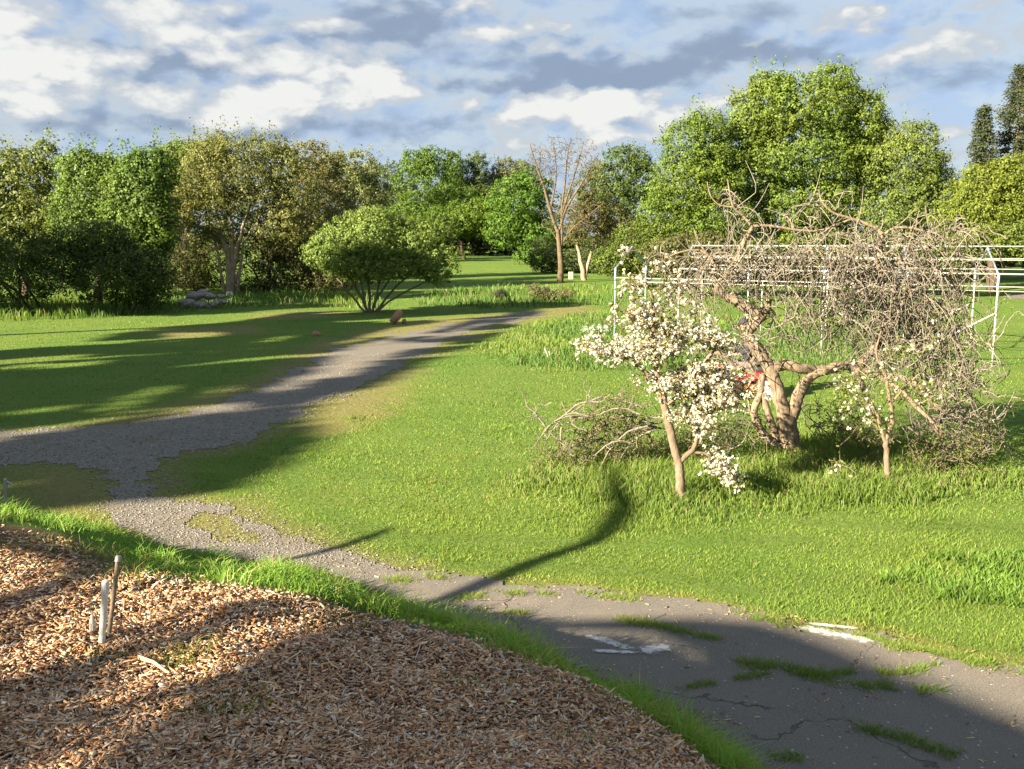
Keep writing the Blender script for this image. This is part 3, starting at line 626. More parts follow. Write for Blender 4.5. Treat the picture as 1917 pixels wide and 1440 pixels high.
def tree(name, label, basex, D, blobs, n_leaf, size, col, seed, bark='bark_dark', group='trees along the edge of the field', cat='tree', tr=.22, limbs=None, nb=26, stems=1, leafmat='leaf', **kw):
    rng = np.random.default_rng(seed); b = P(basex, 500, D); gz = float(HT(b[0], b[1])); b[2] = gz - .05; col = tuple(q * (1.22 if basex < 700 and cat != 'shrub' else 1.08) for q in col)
    root = thing(name, label, cat, (b[0], b[1], gz), group); cs = np.mean([P(q[0], q[1], D) for q in blobs], 0); lines = []
    if limbs is None:
        for s in range(stems):
            bb = b + (rng.normal(0, .35, 3) * [1, 1, 0] if stems > 1 else 0); top = cs + rng.normal(0, .5, 3) * (1.6 if stems > 1 else .5); m = 8
            pts = wiggle(bb, top, rng, m, .03); lines.append((pts, np.linspace(tr if stems == 1 else tr * .6, tr * .35, m) , 7))
    else:
        for px_pts, r0, r1 in limbs:
            pts = np.array([P(x, y, D + (e[0] if e else 0)) for x, y, *e in px_pts]); 
            if px_pts[0][1] > 450 and abs(px_pts[0][0] - basex) < 25: pts[0][2] = min(pts[0][2], float(HT(pts[0][0], pts[0][1])) - .05)
            s = np.linspace(0, len(pts) - 1, len(pts) * 3 - 2); pp = np.stack([np.interp(s, np.arange(len(pts)), pts[:, i]) for i in range(3)], -1); pp[1:-1] += rng.normal(0, .03, (len(pp) - 2, 3))
            lines.append((pp, np.linspace(r0, r1, len(pp)), 7))
    lines += colonise([(l[0], l[1]) for l in lines], blob_targets(blobs, D, nb, rng), rng, .018, 1.6, 7, .07, .04, 4, tr * .6)
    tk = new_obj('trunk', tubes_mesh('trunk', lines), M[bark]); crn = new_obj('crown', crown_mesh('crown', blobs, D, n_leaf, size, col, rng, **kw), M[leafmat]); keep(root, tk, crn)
    return root
BG = (.066, .110, .018); YG = (.098, .128, .018); OL = (.088, .106, .034); GG = (.090, .115, .042); DK = (.036, .062, .018)
# left edge of the field
tree('tree', 'grey-green tree with wispy upright tips at the far left edge', 45, 47, [(40, 380, 85, 85), (85, 310, 42, 42), (20, 320, 40, 38), (-60, 370, 90, 90), (110, 420, 80, 60), (30, 440, 90, 50)], 26000, .17, (.085, .118, .035), 11, topspray=26)
tree('tree', 'green tree with bumpy crown second from the left edge', 180, 45, [(180, 380, 78, 85), (165, 325, 50, 40), (215, 335, 50, 36), (200, 440, 90, 50)], 19000, .16, (.066, .112, .024), 12, topspray=12)
tree('tree', 'bright green leafy tree whose right side meets the olive tree', 265, 43.5, [(262, 390, 62, 92), (285, 325, 45, 45), (280, 450, 40, 50)], 19000, .17, (.062, .108, .022), 13, topspray=9)
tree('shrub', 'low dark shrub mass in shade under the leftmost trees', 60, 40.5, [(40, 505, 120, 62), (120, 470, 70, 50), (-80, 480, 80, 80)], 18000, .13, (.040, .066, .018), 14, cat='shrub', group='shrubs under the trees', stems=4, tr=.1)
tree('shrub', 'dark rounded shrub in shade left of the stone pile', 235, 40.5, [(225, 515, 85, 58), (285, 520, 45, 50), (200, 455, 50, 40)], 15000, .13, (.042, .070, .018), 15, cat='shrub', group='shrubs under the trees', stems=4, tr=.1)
tree('tree', 'fresh green tree top rising behind the left of the olive tree', 345, 60, [(350, 330, 70, 60), (390, 300, 45, 36), (330, 290, 30, 22)], 13000, .18, (.066, .108, .022), 16, topspray=10)
olive_limbs = [([(430, 548), (432, 515), (428, 480), (418, 455), (408, 430)], .24, .10), ([(429, 515), (440, 480), (448, 450), (455, 425), (470, 380)], .17, .06), ([(418, 455), (400, 440), (385, 400)], .08, .04),
               ([(432, 480), (434, 430), (432, 395), (425, 350)], .12, .04), ([(440, 480), (455, 455), (480, 420), (500, 370)], .10, .03), ([(432, 530), (450, 500), (480, 485), (510, 500), (530, 525)], .06, .02), ([(430, 395), (400, 340), (390, 310)], .06, .03)]
tree('tree', 'large olive-brown tree with forked pale trunk beside the stone pile', 430, 53, [(450, 315, 95, 52), (380, 350, 70, 60), (530, 340, 65, 62), (455, 365, 85, 44), (352, 415, 50, 50), (550, 410, 50, 48), (400, 432, 34, 22), (500, 440, 34, 24), (320, 370, 40, 50), (410, 285, 50, 30), (500, 285, 55, 30)], 34000, .15, OL, 17, 'bark_pale', limbs=olive_limbs, nb=60, tr=.24, topspray=20, clump=.45, dens_in=.3)
tree('tree', 'olive-green tree with drooping inner twigs right of the forked trunk', 600, 59, [(600, 385, 62, 75), (590, 310, 50, 40), (560, 440, 40, 50)], 16000, .16, (.080, .088, .032), 18, nb=40)
tree('tree', 'pale feathery tree top above the round bush', 660, 66, [(655, 320, 50, 40), (640, 370, 60, 55), (690, 370, 40, 45)], 13000, .18, GG, 19, topspray=12)
tree('shrub', 'dim tangled thicket beneath the forked olive tree', 500, 55, [(500, 510, 70, 34), (470, 430, 70, 50), (540, 440, 50, 50), (570, 500, 60, 42), (360, 500, 45, 45), (620, 510, 50, 40), (500, 534, 80, 16), (600, 534, 60, 18), (370, 530, 40, 18)], 19000, .14, (.058, .068, .024), 20, cat='shrub', group='shrubs under the trees', stems=6, tr=.1, nb=50)
bush_limbs = [([(690, 578), (670, 545), (650, 510), (640, 470)], .07, .02), ([(692, 578), (690, 540), (680, 490), (690, 440)], .07, .02), ([(696, 578), (706, 540), (720, 500), (730, 450)], .06, .02), ([(700, 578), (735, 545), (765, 515), (790, 490)], .06, .02),
              ([(686, 578), (655, 550), (630, 520), (610, 490)], .05, .02), ([(700, 578), (740, 555), (790, 530), (820, 515)], .05, .02), ([(694, 578), (712, 548), (745, 500), (760, 460)], .05, .02), ([(688, 578), (676, 530), (660, 480)], .05, .02)]
tree('round_bush', 'big round bright green bush with many bare fanned stems', 694, 41, [(700, 455, 78, 52), (640, 460, 58, 46), (770, 470, 62, 46), (815, 495, 42, 34), (700, 500, 90, 30), (600, 475, 32, 28), (700, 415, 50, 26)], 34000, .125, (.098, .145, .032), 21, 'bark_grey', cat='bush', group='bushes in the field', limbs=bush_limbs, nb=90, clump=.33, dens_in=.3)
# far centre
for i, a in enumerate([(740, 118, [(742, 360, 48, 50), (730, 400, 50, 45), (715, 350, 40, 40), (760, 420, 50, 40)], (.058, .090, .026), 'small tree between the pale treetop and the tall centre tree'),
          (800, 112, [(795, 345, 55, 52), (810, 305, 34, 26), (780, 305, 28, 22), (800, 405, 75, 38)], (.056, .106, .016), 'tall rich green tree left of the narrow treetop in the far centre'),
          (850, 124, [(850, 330, 20, 44), (845, 380, 45, 40)], (.055, .100, .016), 'narrow treetop pointing up beside the tall centre tree'),
          (893, 126, [(893, 335, 24, 44), (890, 385, 50, 40)], (.058, .092, .026), 'pointed grey-green treetop over the dark gap'),
          (945, 128, [(945, 330, 30, 30), (935, 370, 50, 45), (975, 335, 30, 30)], (.085, .105, .042), 'loose pale tree behind the right of the dark gap'),
          (870, 104, [(860, 415, 62, 28), (905, 410, 48, 34), (790, 430, 50, 26)], (.060, .108, .014), 'wide spreading tree whose low canopy hangs over the dark gap'),
          (985, 92, [(975, 385, 55, 48), (960, 430, 48, 38), (1005, 440, 50, 42), (1000, 350, 36, 30), (1000, 478, 42, 22)], (.056, .118, .016), 'bright green tree sweeping to the ground left of the bare tree'),
          (1175, 98, [(1165, 330, 62, 46), (1130, 370, 55, 55), (1210, 370, 50, 60), (1185, 300, 36, 24)], (.055, .092, .020), 'dense green tree behind the right of the bare tree')]):
    tree('tree', a[4], a[0], a[1], a[2], 15000, .26, a[3], 30 + i, topspray=8, clump=.62, group='trees at the far end of the field')
tree('tree', 'olive tree with drooping brown twigs behind the short forked trunk', 1095, 66, [(1130, 420, 48, 48), (1100, 380, 40, 44), (1165, 450, 48, 44), (1080, 435, 30, 30)], 9000, .16, (.085, .092, .030), 41, 'bark_pale',
     limbs=[([(1094, 520), (1090, 500), (1082, 470), (1078, 440)], .20, .08), ([(1093, 508), (1105, 480), (1112, 455), (1120, 420)], .13, .05)], nb=150, tr=.2, dens_in=.4)
tree('shrub', 'thick green shrub between the short forked trunk and the steel frame', 1200, 58, [(1200, 470, 55, 46), (1150, 490, 40, 26), (1240, 450, 50, 40)], 12000, .16, (.062, .098, .018), 42, cat='shrub', group='shrubs under the trees', stems=4, tr=.1)
tree('tree', 'broad tallest tree with domed crown right of centre', 1500, 60, [(1500, 215, 100, 62), (1425, 220, 62, 58), (1590, 230, 66, 62), (1390, 275, 56, 50), (1640, 285, 50, 55), (1500, 300, 120, 60), (1410, 330, 75, 60), (1600, 320, 70, 62), (1500, 390, 110, 55), (1555, 160, 45, 30), (1445, 165, 42, 30), (1500, 455, 100, 45)], 78000, .19, (.080, .128, .022), 43, nb=60, tr=.4, topspray=26, clump=.5)
tree('tree', 'green tree forming the left lobe beside the tallest tree', 1310, 58, [(1300, 285, 60, 55), (1320, 235, 36, 26), (1290, 350, 72, 55), (1350, 330, 50, 55), (1260, 410, 60, 50), (1340, 420, 70, 50)], 32000, .165, (.076, .126, .020), 44, nb=40, tr=.3, topspray=14, clump=.5)
tree('tree', 'light green tree forming the right lobe beside the tallest tree', 1715, 58, [(1712, 262, 42, 38), (1700, 320, 72, 56), (1770, 400, 60, 60), (1730, 380, 68, 52), (1660, 410, 60, 52), (1745, 330, 36, 42)], 28000, .165, (.086, .130, .028), 45, nb=36, tr=.3, topspray=12, clump=.5)
tree('tree', 'yellow-green tree in front of the tall conifers', 1860, 54, [(1850, 350, 55, 40), (1900, 330, 55, 40), (1850, 400, 70, 50), (1940, 380, 70, 60), (1790, 420, 50, 45)], 30000, .16, (.090, .130, .020), 46, nb=36, tr=.3, clump=.5)
for i, a in enumerate([(1270, 50, [(1270, 480, 60, 34), (1330, 470, 50, 30)], (.075, .085, .028), 'low olive thicket behind the left end of the steel frame'), (1420, 50, [(1410, 485, 70, 32), (1480, 500, 50, 30)], (.066, .098, .022), 'green thicket behind the middle of the steel frame'),
          (1600, 50, [(1590, 490, 80, 34), (1660, 470, 50, 40)], (.070, .098, .022), 'green thicket behind the dense twigs of the gnarled tree'), (1780, 49, [(1770, 478, 60, 32), (1840, 455, 50, 32), (1920, 455, 70, 36)], (.078, .115, .022), 'green thicket behind the right end of the steel frame')]):
    tree('shrub', a[4], a[0], a[1], a[2], 12000, .15, a[3], 60 + i, cat='shrub', group='shrubs behind the steel frame', stems=4, tr=.09)
def conifer(label, px, top, D, wpx, seed):
    rng = np.random.default_rng(seed); b = P(px, 450, D); gz = float(HT(b[0], b[1])); ztop = P(px, top, D)[2]; root = thing('conifer', label, 'conifer', (b[0], b[1], gz), 'conifers at the right edge')
    Hh = ztop - gz; pts = np.array([[b[0], b[1], gz - .1], [b[0] + .1, b[1], gz + Hh * .5], [b[0], b[1], ztop - .2]]); lines = [(pts, np.array([.4, .22, .03]), 7)]; LP, LN, tn = [], [], []
    R = wpx * D / F
    for z in np.arange(gz + 1.0, ztop, .42):
        f = 1 - (z - gz) / Hh; rr = R * (f ** .62) * rng.uniform(.75, 1.1)
        for k in range(9):
            an = rng.uniform(0, 2 * math.pi); L = rr * rng.uniform(.6, 1.12) + .2; c0 = np.array([b[0], b[1], z]); dr = np.array([math.cos(an), math.sin(an), rng.uniform(-.25, .2)]); q = c0 + dr * L
            lines.append((np.array([c0, c0 + dr * L * .6, q]), np.array([.05, .03, .01]), 3)); m = int(30 + 26 * L); t = rng.uniform(.25, 1.05, m)
            LP.append(c0 + np.outer(t * L, dr) + rng.normal(0, .17, (m, 3))); LN.append(rng.normal(0, .7, (m, 3)) + [0, 0, .7]); tn.append(np.full(m, rng.uniform(.7, 1.25)))
    Pn, N, tn = np.concatenate(LP), np.concatenate(LN), np.concatenate(tn); n = len(Pn); N /= np.linalg.norm(N, axis=1, keepdims=True); U = np.cross(N, rng.normal(0, 1, (n, 3))); U /= np.linalg.norm(U, axis=1, keepdims=True); Wv = np.cross(N, U)
    s = rng.uniform(.12, .3, n)[:, None]; V = np.stack([Pn - U * s * .5, Pn - Wv * s * .22, Pn + U * s * .5, Pn + Wv * s * .22], 1).reshape(-1, 3); c = np.array([.056, .076, .036])[None] * (tn * rng.uniform(.7, 1.3, n))[:, None]
    keep(root, new_obj('trunk', tubes_mesh('trunk', lines), M['bark_grey']), new_obj('crown', np_mesh('crown', V, np.arange(4 * n).reshape(n, 4), np.repeat(c, 4, 0)), M['leaf']))
conifer('tallest dark conifer cut by the right edge of the photo', 1888, 124, 82, 78, 51)
conifer('slimmer dark conifer standing just left of the tallest one', 1826, 196, 80, 40, 52)
# far wood closing the view between the trunks
def far_wood():
    rng = np.random.default_rng(77); bl = []
    for x in range(-1700, 3700, 95): bl.append((x + rng.uniform(-20, 20), 412 + rng.uniform(-12, 10), 75, 50 + rng.uniform(-8, 10), rng.uniform(-8, 8)))
    me = crown_mesh('far_wood', bl, 150, 70000, .55, (.052, .080, .022), rng, clump=1.3); o = new_obj('far_wood', me, M['leaf']); tag(o, None, None, None, 'stuff')
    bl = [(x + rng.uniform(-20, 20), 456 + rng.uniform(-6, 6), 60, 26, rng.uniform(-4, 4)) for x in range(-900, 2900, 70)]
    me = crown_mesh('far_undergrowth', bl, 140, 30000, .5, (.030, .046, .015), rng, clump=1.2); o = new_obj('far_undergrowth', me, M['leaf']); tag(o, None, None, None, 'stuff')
far_wood()
tree('shrub', 'thicket coloured dark for shade in the gap under the far centre canopy', 880, 119, [(860, 452, 52, 26), (905, 452, 52, 26), (800, 448, 50, 30), (960, 448, 40, 30), (870, 440, 60, 20)], 14000, .3, (.016, .024, .010), 81, cat='shrub', group='shrubs under the trees', stems=5, tr=.1)  # leaf colour set very dark to stand for the shade under the canopy
tree('shrub', 'shaded undergrowth seen between the bright green tree and the olive tree', 350, 57, [(340, 490, 60, 50), (400, 480, 50, 50), (300, 470, 50, 60)], 9000, .16, (.045, .055, .020), 82, cat='shrub', group='shrubs under the trees', stems=5, tr=.1, nb=60)
tree('shrub', 'brownish undergrowth right behind the round bush', 580, 60, [(560, 480, 60, 50), (640, 490, 60, 50), (520, 470, 50, 40)], 9000, .17, (.060, .066, .026), 83, cat='shrub', group='shrubs under the trees', stems=5, tr=.1, nb=60)
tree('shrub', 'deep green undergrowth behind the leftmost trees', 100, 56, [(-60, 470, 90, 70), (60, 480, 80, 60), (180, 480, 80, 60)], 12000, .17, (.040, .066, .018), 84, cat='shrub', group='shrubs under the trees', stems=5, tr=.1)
tree('shrub', 'green undergrowth beneath the tallest tree', 1350, 66, [(1260, 470, 60, 50), (1360, 460, 80, 50), (1480, 470, 80, 45), (1600, 470, 80, 45), (1720, 465, 80, 45), (1840, 460, 80, 45), (1960, 460, 80, 50)], 30000, .19, (.055, .085, .018), 85, cat='shrub', group='shrubs under the trees', stems=8, tr=.1)
tree('shrub', 'shrubs coloured dark for shade around the foot of the short forked trunk', 1130, 76, [(1130, 475, 50, 36), (1080, 490, 34, 26), (1190, 485, 50, 34), (1018, 478, 34, 30), (1050, 498, 44, 18), (1130, 500, 60, 18), (1200, 505, 50, 18)], 18000, .17, (.040, .060, .018), 86, cat='shrub', group='shrubs under the trees', stems=4, tr=.1)  # foliage colour darkened to carry the shade between the trunks
tree('shrub', 'mid green shrubs left of the dark gap in the far centre', 800, 98, [(790, 450, 45, 32), (750, 440, 50, 40), (825, 430, 30, 24)], 8000, .22, (.050, .080, .018), 87, cat='shrub', group='shrubs under the trees', stems=4, tr=.1)
# bare tree
def line_px(pts, D, r0, r1, sides=7, rng=None, sub=3, jit=.0):
    p = np.array([P(q[0], q[1], D + (q[2] if len(q) > 2 else 0)) for q in pts]); n = len(p); s = np.linspace(0, n - 1, (n - 1) * sub + 1)
    # catmull-rom
    pp = []
    for v in s:
        i = min(int(v), n - 2); u = v - i; p0, p1, p2, p3 = p[max(i - 1, 0)], p[i], p[i + 1], p[min(i + 2, n - 1)]
        pp.append(.5 * ((2 * p1) + (-p0 + p2) * u + (2 * p0 - 5 * p1 + 4 * p2 - p3) * u * u + (-p0 + 3 * p1 - 3 * p2 + p3) * u ** 3))
    pp = np.array(pp)
    if rng is not None and jit: pp[1:-1] += rng.normal(0, jit, (len(pp) - 2, 3))
    t = np.linspace(0, 1, len(pp)); return (pp, r0 + (r1 - r0) * t, sides)
def bare_tree():
    rng = np.random.default_rng(91); D = 63; b = P(1047, 500, D); gz = float(HT(b[0], b[1])); root = thing('bare_tree', 'tall leafless tree with upswept pale branches in the centre', 'tree', (b[0], b[1], gz))
    L = [line_px([(1048, 531), (1050, 500), (1047, 460), (1044, 430)], D, .23, .13, 9), line_px([(1049, 480), (1052, 440), (1052, 390), (1058, 340), (1062, 290), (1068, 262)], D, .11, .02),
         line_px([(1046, 440), (1032, 400), (1018, 350), (1004, 310), (992, 270)], D, .13, .03), line_px([(1048, 430), (1060, 390), (1085, 350), (1108, 310), (1122, 285)], D, .10, .02), line_px([(1052, 400), (1068, 350), (1082, 305), (1092, 268)], D, .08, .02),
         line_px([(1030, 395), (1040, 340), (1040, 300), (1036, 268)], D, .07, .02), line_px([(1018, 350), (1010, 320), (1012, 285)], D, .05, .02), line_px([(1050, 460), (1070, 430), (1100, 405), (1130, 380)], D, .07, .02), line_px([(1046, 455), (1030, 430), (1010, 425)], D, .05, .015)]
    T = []
    for q in [(1060, 290, 70, 40), (1015, 310, 35, 45), (1100, 320, 40, 45), (1070, 400, 60, 40)]:
        T += blob_targets([q], D, 400, rng, 1.05)
    L += colonise([(l[0], l[1]) for l in L], T, rng, .014, 1.0, 6, .08, .06, 3)
    keep(root, new_obj('trunk', tubes_mesh('trunk', L[:9]), M['bark_far']), new_obj('branches', tubes_mesh('branches', L[9:]), M['bark_far']))
bare_tree()

# ------------------------------------------------------------------ small things across the field
def blob_mesh(name, c, size, rng, mat, sub=2, rough=.25):
    import bmesh
    bm = bmesh.new(); bmesh.ops.create_icosphere(bm, subdivisions=sub, radius=.5); o3 = rng.uniform(0, 50)
    for v in bm.verts:
        k = 1 + rough * (float(fbm(np.array([v.co.x * 2 + o3]), np.array([v.co.y * 2 + v.co.z * 1.7]), 3)[0]) - .5) * 2; v.co = Vector((v.co.x * size[0] * k, v.co.y * size[1] * k, v.co.z * size[2] * k)) 
    me = bpy.data.meshes.new(name); bm.to_mesh(me); bm.free(); o = new_obj(name, me, mat); o.location = [float(q) for q in c]; return o
def stone_pile():
    rng = np.random.default_rng(3); spots = [(350, 570, .9), (375, 572, .8), (400, 570, .7), (362, 556, .9), (385, 555, .8), (338, 566, .5), (415, 566, .5), (372, 548, .6), (345, 575, .5), (395, 576, .5), (408, 556, .5)]
    names = ['flat grey slab at the front left of the stone pile', 'broad pale slab in the front middle of the stone pile', 'grey block at the right of the stone pile', 'tilted upper slab left of the pile top', 'upper pale block right of the pile top', 'small broken stone at the far left of the pile',
             'small stone at the far right of the pile', 'topmost stone of the pile', 'low fragment at the near left foot of the pile', 'low fragment at the near right foot of the pile', 'small upper stone on the right shoulder of the pile']
    for (x, y, s), l in zip(spots, names):
        g = hit(x, 577); c = P(x, y, g[1]); c[1] += (577 - y) * .02; o = blob_mesh('stone', c, (s * 1.0, s * .7, s * .45), rng, M['stone'], 2, .5); o.rotation_euler = (rng.uniform(-.3, .3), rng.uniform(-.3, .3), rng.uniform(0, 3)); tag(o, l, 'stone', 'stones of the pile')
stone_pile()
def small_things():
    rng = np.random.default_rng(4)
    for x, y, s, l in [(430, 551, (.42, .3, .34), 'white stone at the foot of the forked olive tree'), (432, 560, (.26, .2, .16), 'small white stone just below the forked olive tree')]:
        g = hit(x, y + 4); o = blob_mesh('white_stone', (g[0], g[1], g[2] + s[2] * .3), s, rng, m_white, 2, .3); tag(o, l, 'stone', 'white stones')
    g = hit(740, 607); mb = MB(); mb.tube([g + [-.12, 0, 0.05], g + [.05, .02, .26], g + [.2, .04, .5]], [.13, .15, .12], 9); o = mb.build('log', M['wood'], smooth=True); tag(o, 'short brown log leaning upright in the grass beside the track', 'log')
    g = hit(757, 606); o = blob_mesh('wood_chunk', g + [0, 0, .07], (.22, .2, .2), rng, M['wood'], 2, .4); tag(o, 'small chunk of wood just right of the leaning log', 'wood chunk')
    g = hit(592, 629); o = blob_mesh('clod', g + [0, 0, .06], (.3, .2, .2), rng, M['wood'], 2, .4); tag(o, 'small brown lump in grass on the left side of the track', 'clod')
    g = hit(1070, 524); mb = MB(); mb.box(g + [0, .8, .25], (.34, .3, .55)); o = mb.build('grey_box', M['stone'], bevel=.03); tag(o, 'pale grey box in the dark between the two trunks', 'box')
    g = hit(1028, 672); mb = MB(); mb.tube([g, g + [-.12, 0, .28]], [.02, .018], 6); mb.tube([g + [.04, 0, 0], g + [.0, .02, .2]], [.018, .015], 6); o = mb.build('white_stake', M['white_steel']); tag(o, 'short white stakes crossed in the meadow grass', 'stake')
    g = hit(12, 945); mb = MB(); mb.tube([g + [-.02, 0, 0], g + [.01, 0, .3]], [.02, .022], 6); mb.tube([g + [.01, 0, .28], g + [.09, .02, .22]], [.012, .012], 5); o = mb.build('garden_tap', M['metalgrey']); tag(o, 'small grey garden tap on a post at the left edge behind the bank', 'tap')
m_white = m_simple('whitewashed_stone', (.6, .57, .5), .8, .12, 12)
small_things()
def scrub(name, label, px, py, D, blobs, nl, size, col, ntw, seed, cat='bush', tw='twig', r=.006, group=None, **kw):
    rng = np.random.default_rng(seed); g = P(px, py, D); gz = float(HT(g[0], g[1])); root = thing(name, label, cat, (g[0], g[1], gz), group)
    seedp = np.array([[g[0], g[1], gz - .03], [g[0], g[1], gz + .1]]); L = colonise([(seedp, [.03, .02])], blob_targets(blobs, D, ntw, rng, 1.05), rng, r, .7, 7, .10, .10, 3, .05, .06); parts = [new_obj('twigs', tubes_mesh('twigs', L), M[tw])]
    if nl: parts.append(new_obj('foliage', crown_mesh('foliage', blobs, D, nl, size, col, rng, **kw), M['leaf']))
    keep(root, *parts); return root
scrub('dark_bush', 'small dark rounded bush alone on the far lawn', 937, 562, hit(937, 562)[1], [(937, 552, 13, 9)], 1800, .08, (.05, .06, .035), 30, 71, clump=.2)
scrub('brush_pile', 'brown tangled brush right of the small dark bush', 1020, 562, hit(1020, 562)[1], [(1008, 545, 20, 13), (1045, 552, 28, 11)], 2200, .09, (.095, .10, .04), 220, 72, r=.012, clump=.25)
scrub('silver_plant', 'low silvery grey plant in the meadow left of the blossom tree', 1110, 624, hit(1110, 626)[1], [(1118, 617, 26, 6)], 900, .07, (.28, .33, .26), 40, 73, 'plant', clump=.12)

# ------------------------------------------------------------------ gnarled bare tree, blossom trees, brambles
def gnarled():
    rng = np.random.default_rng(101); g = hit(1480, 858); D = g[1]; root = thing('gnarled_tree', 'old gnarled leafless tree with thick twisted forked trunk', 'tree', (g[0], g[1], g[2])); k = D / F
    L = [line_px([(1484, 866), (1482, 840), (1476, 810), (1471, 780)], D, 21 * k, 18 * k, 10, rng, 4, .006),
         line_px([(1473, 800), (1462, 755), (1450, 715), (1440, 688), (1424, 664), (1408, 642), (1400, 622), (1418, 600), (1432, 588)], D, 14 * k, 9.5 * k, 9, rng, 4, .006),
         line_px([(1432, 588), (1405, 580), (1377, 563), (1350, 548), (1340, 536)], D, 12 * k, 8 * k, 8, rng, 4, .005), line_px([(1432, 592), (1436, 575), (1440, 560)], D, 9 * k, 6 * k, 7),
         line_px([(1342, 538), (1356, 520), (1374, 495), (1388, 465), (1396, 448), (1408, 425)], D, 8 * k, 3.6 * k, 7, rng, 3, .004), line_px([(1408, 425), (1390, 403), (1373, 388), (1366, 360), (1362, 335)], D, 2.6 * k, 1.1 * k, 6),
         line_px([(1373, 388), (1347, 384), (1330, 366), (1324, 340)], D, 2 * k, 1 * k, 5), line_px([(1474, 795), (1485, 770), (1493, 745), (1504, 722), (1514, 708)], D, 14 * k, 10 * k, 9, rng, 4, .006),
         line_px([(1442, 692), (1470, 684), (1500, 690), (1537, 694, .1), (1575, 684, .1), (1605, 686, .15), (1628, 664, .2), (1650, 628, .2)], D, 11 * k, 8 * k, 8, rng, 4, .005),
         line_px([(1514, 708), (1540, 696), (1570, 690, .1)], D, 9 * k, 7 * k, 8, rng, 3, .004),
         line_px([(1650, 628, .2), (1668, 600, .2), (1690, 570, .3), (1700, 545, .3), (1698, 520, .3)], D, 8 * k, 5 * k, 7, rng, 4, .006), line_px([(1652, 560, .2), (1650, 520, .1), (1644, 490), (1648, 455), (1646, 432), (1614, 416), (1594, 410), (1556, 396), (1538, 376), (1533, 355)], D, 6 * k, 1.0 * k, 7, rng, 3, .003),
         line_px([(1655, 620, .2), (1658, 590, .2), (1652, 555, .2)], D, 8 * k, 7 * k, 7), line_px([(1410, 424), (1440, 423), (1492, 431), (1535, 432), (1570, 420), (1594, 410)], D, 3 * k, 2 * k, 5), line_px([(1462, 838), (1432, 815), (1416, 788), (1412, 768), (1424, 732), (1428, 700)], D, 9 * k, 6 * k, 8, rng, 4, .005),
         line_px([(1455, 825), (1446, 799), (1436, 766), (1426, 735)], D, 9 * k, 6 * k, 7, rng, 4, .005), line_px([(1594, 690, .1), (1660, 702), (1700, 712, -.1), (1728, 730, -.2), (1745, 755, -.3), (1771, 772, -.3), (1801, 788, -.4)], D, 6 * k, 2.5 * k, 6, rng, 3, .005),
         line_px([(1640, 700), (1690, 735, -.2), (1724, 770, -.3), (1750, 800, -.4), (1764, 830, -.5), (1791, 862, -.6)], D, 5.5 * k, 2.5 * k, 6, rng, 3, .005), line_px([(1648, 446), (1673, 428), (1709, 428), (1752, 440), (1788, 451), (1804, 420)], D, 3 * k, 1 * k, 5),
         line_px([(1600, 692, .1), (1618, 730, -.1), (1622, 760, -.1), (1640, 790, -.2)], D, 6 * k, 4 * k, 6), line_px([(1354, 523), (1325, 478), (1300, 468), (1262, 476), (1236, 492)], D, 3 * k, 1 * k, 5), line_px([(1325, 478), (1313, 500), (1312, 540), (1310, 580)], D, 2.2 * k, 1 * k, 5),
         line_px([(1325, 478), (1306, 450), (1300, 432)], D, 2 * k, .8 * k, 5), line_px([(1420, 660), (1405, 680), (1410, 700), (1400, 730), (1404, 770)], D, 3.5 * k, 2 * k, 5), line_px([(1375, 690), (1355, 665), (1335, 662), (1318, 680), (1310, 705)], D, 5 * k, 3 * k, 6), line_px([(1410, 700), (1390, 690), (1372, 690)], D, 5 * k, 5 * k, 6)]
    main = tubes_mesh('trunk', L)
    reg = [((1700, 500, 110, 70), 190), ((1690, 450, 110, 28), 90), ((1560, 480, 90, 45), 150), ((1440, 490, 90, 50), 150), ((1330, 500, 70, 45), 120), ((1600, 560, 100, 55), 190), ((1740, 600, 100, 80), 230), ((1500, 600, 90, 60), 70), ((1780, 700, 70, 90), 230), ((1650, 650, 80, 60), 130),
           ((1370, 640, 80, 60), 60), ((1800, 820, 60, 60), 130), ((1560, 790, 80, 60), 40), ((1360, 810, 70, 50), 60), ((1430, 420, 80, 40), 26), ((1540, 400, 50, 40), 14), ((1780, 430, 50, 24), 30), ((1370, 365, 35, 30), 9), ((1290, 560, 60, 60), 40)]
    T = []
    for q, n in reg:
        c = P(q[0], q[1], D)
        for _ in range(n):
            d = rng.normal(0, .5, 3); T.append(c + np.array([d[0] * q[2] * k, d[1] * .75, d[2] * q[3] * k]))
    T = [p for p in T if p[2] > .15]
    tw = colonise([(l[0], l[1]) for l in L], T, rng, .007, .8, 9, .055, .05, 4, .024, .14)
    # hanging and curling twigs
    for _ in range(1700):
        l = tw[rng.integers(0, len(tw))]; p = l[0][rng.integers(1, len(l[0]))]; n = rng.integers(5, 9); Ls = rng.uniform(.15, .6); an = rng.uniform(0, 6.28); d = np.array([math.cos(an), math.sin(an) * .8, rng.uniform(-.5, .7)]); bend = np.array([rng.normal(0, .5), rng.normal(0, .5), -1.1 if rng.uniform() < .72 else .8]); pts = [p]
        for s in range(n): d = d + bend * (.32); d = d / np.linalg.norm(d); pts.append(pts[-1] + d * Ls / n)
        tw.append((np.array(pts), np.linspace(.009, .004, n + 1), 3))
    src = [l for l in tw if l[0][0][2] > 1.7]; xm = P(1560, 500, D)[0]; srcr = [l for l in tw if l[0][0][2] > 1.1 and l[0][0][0] > xm]
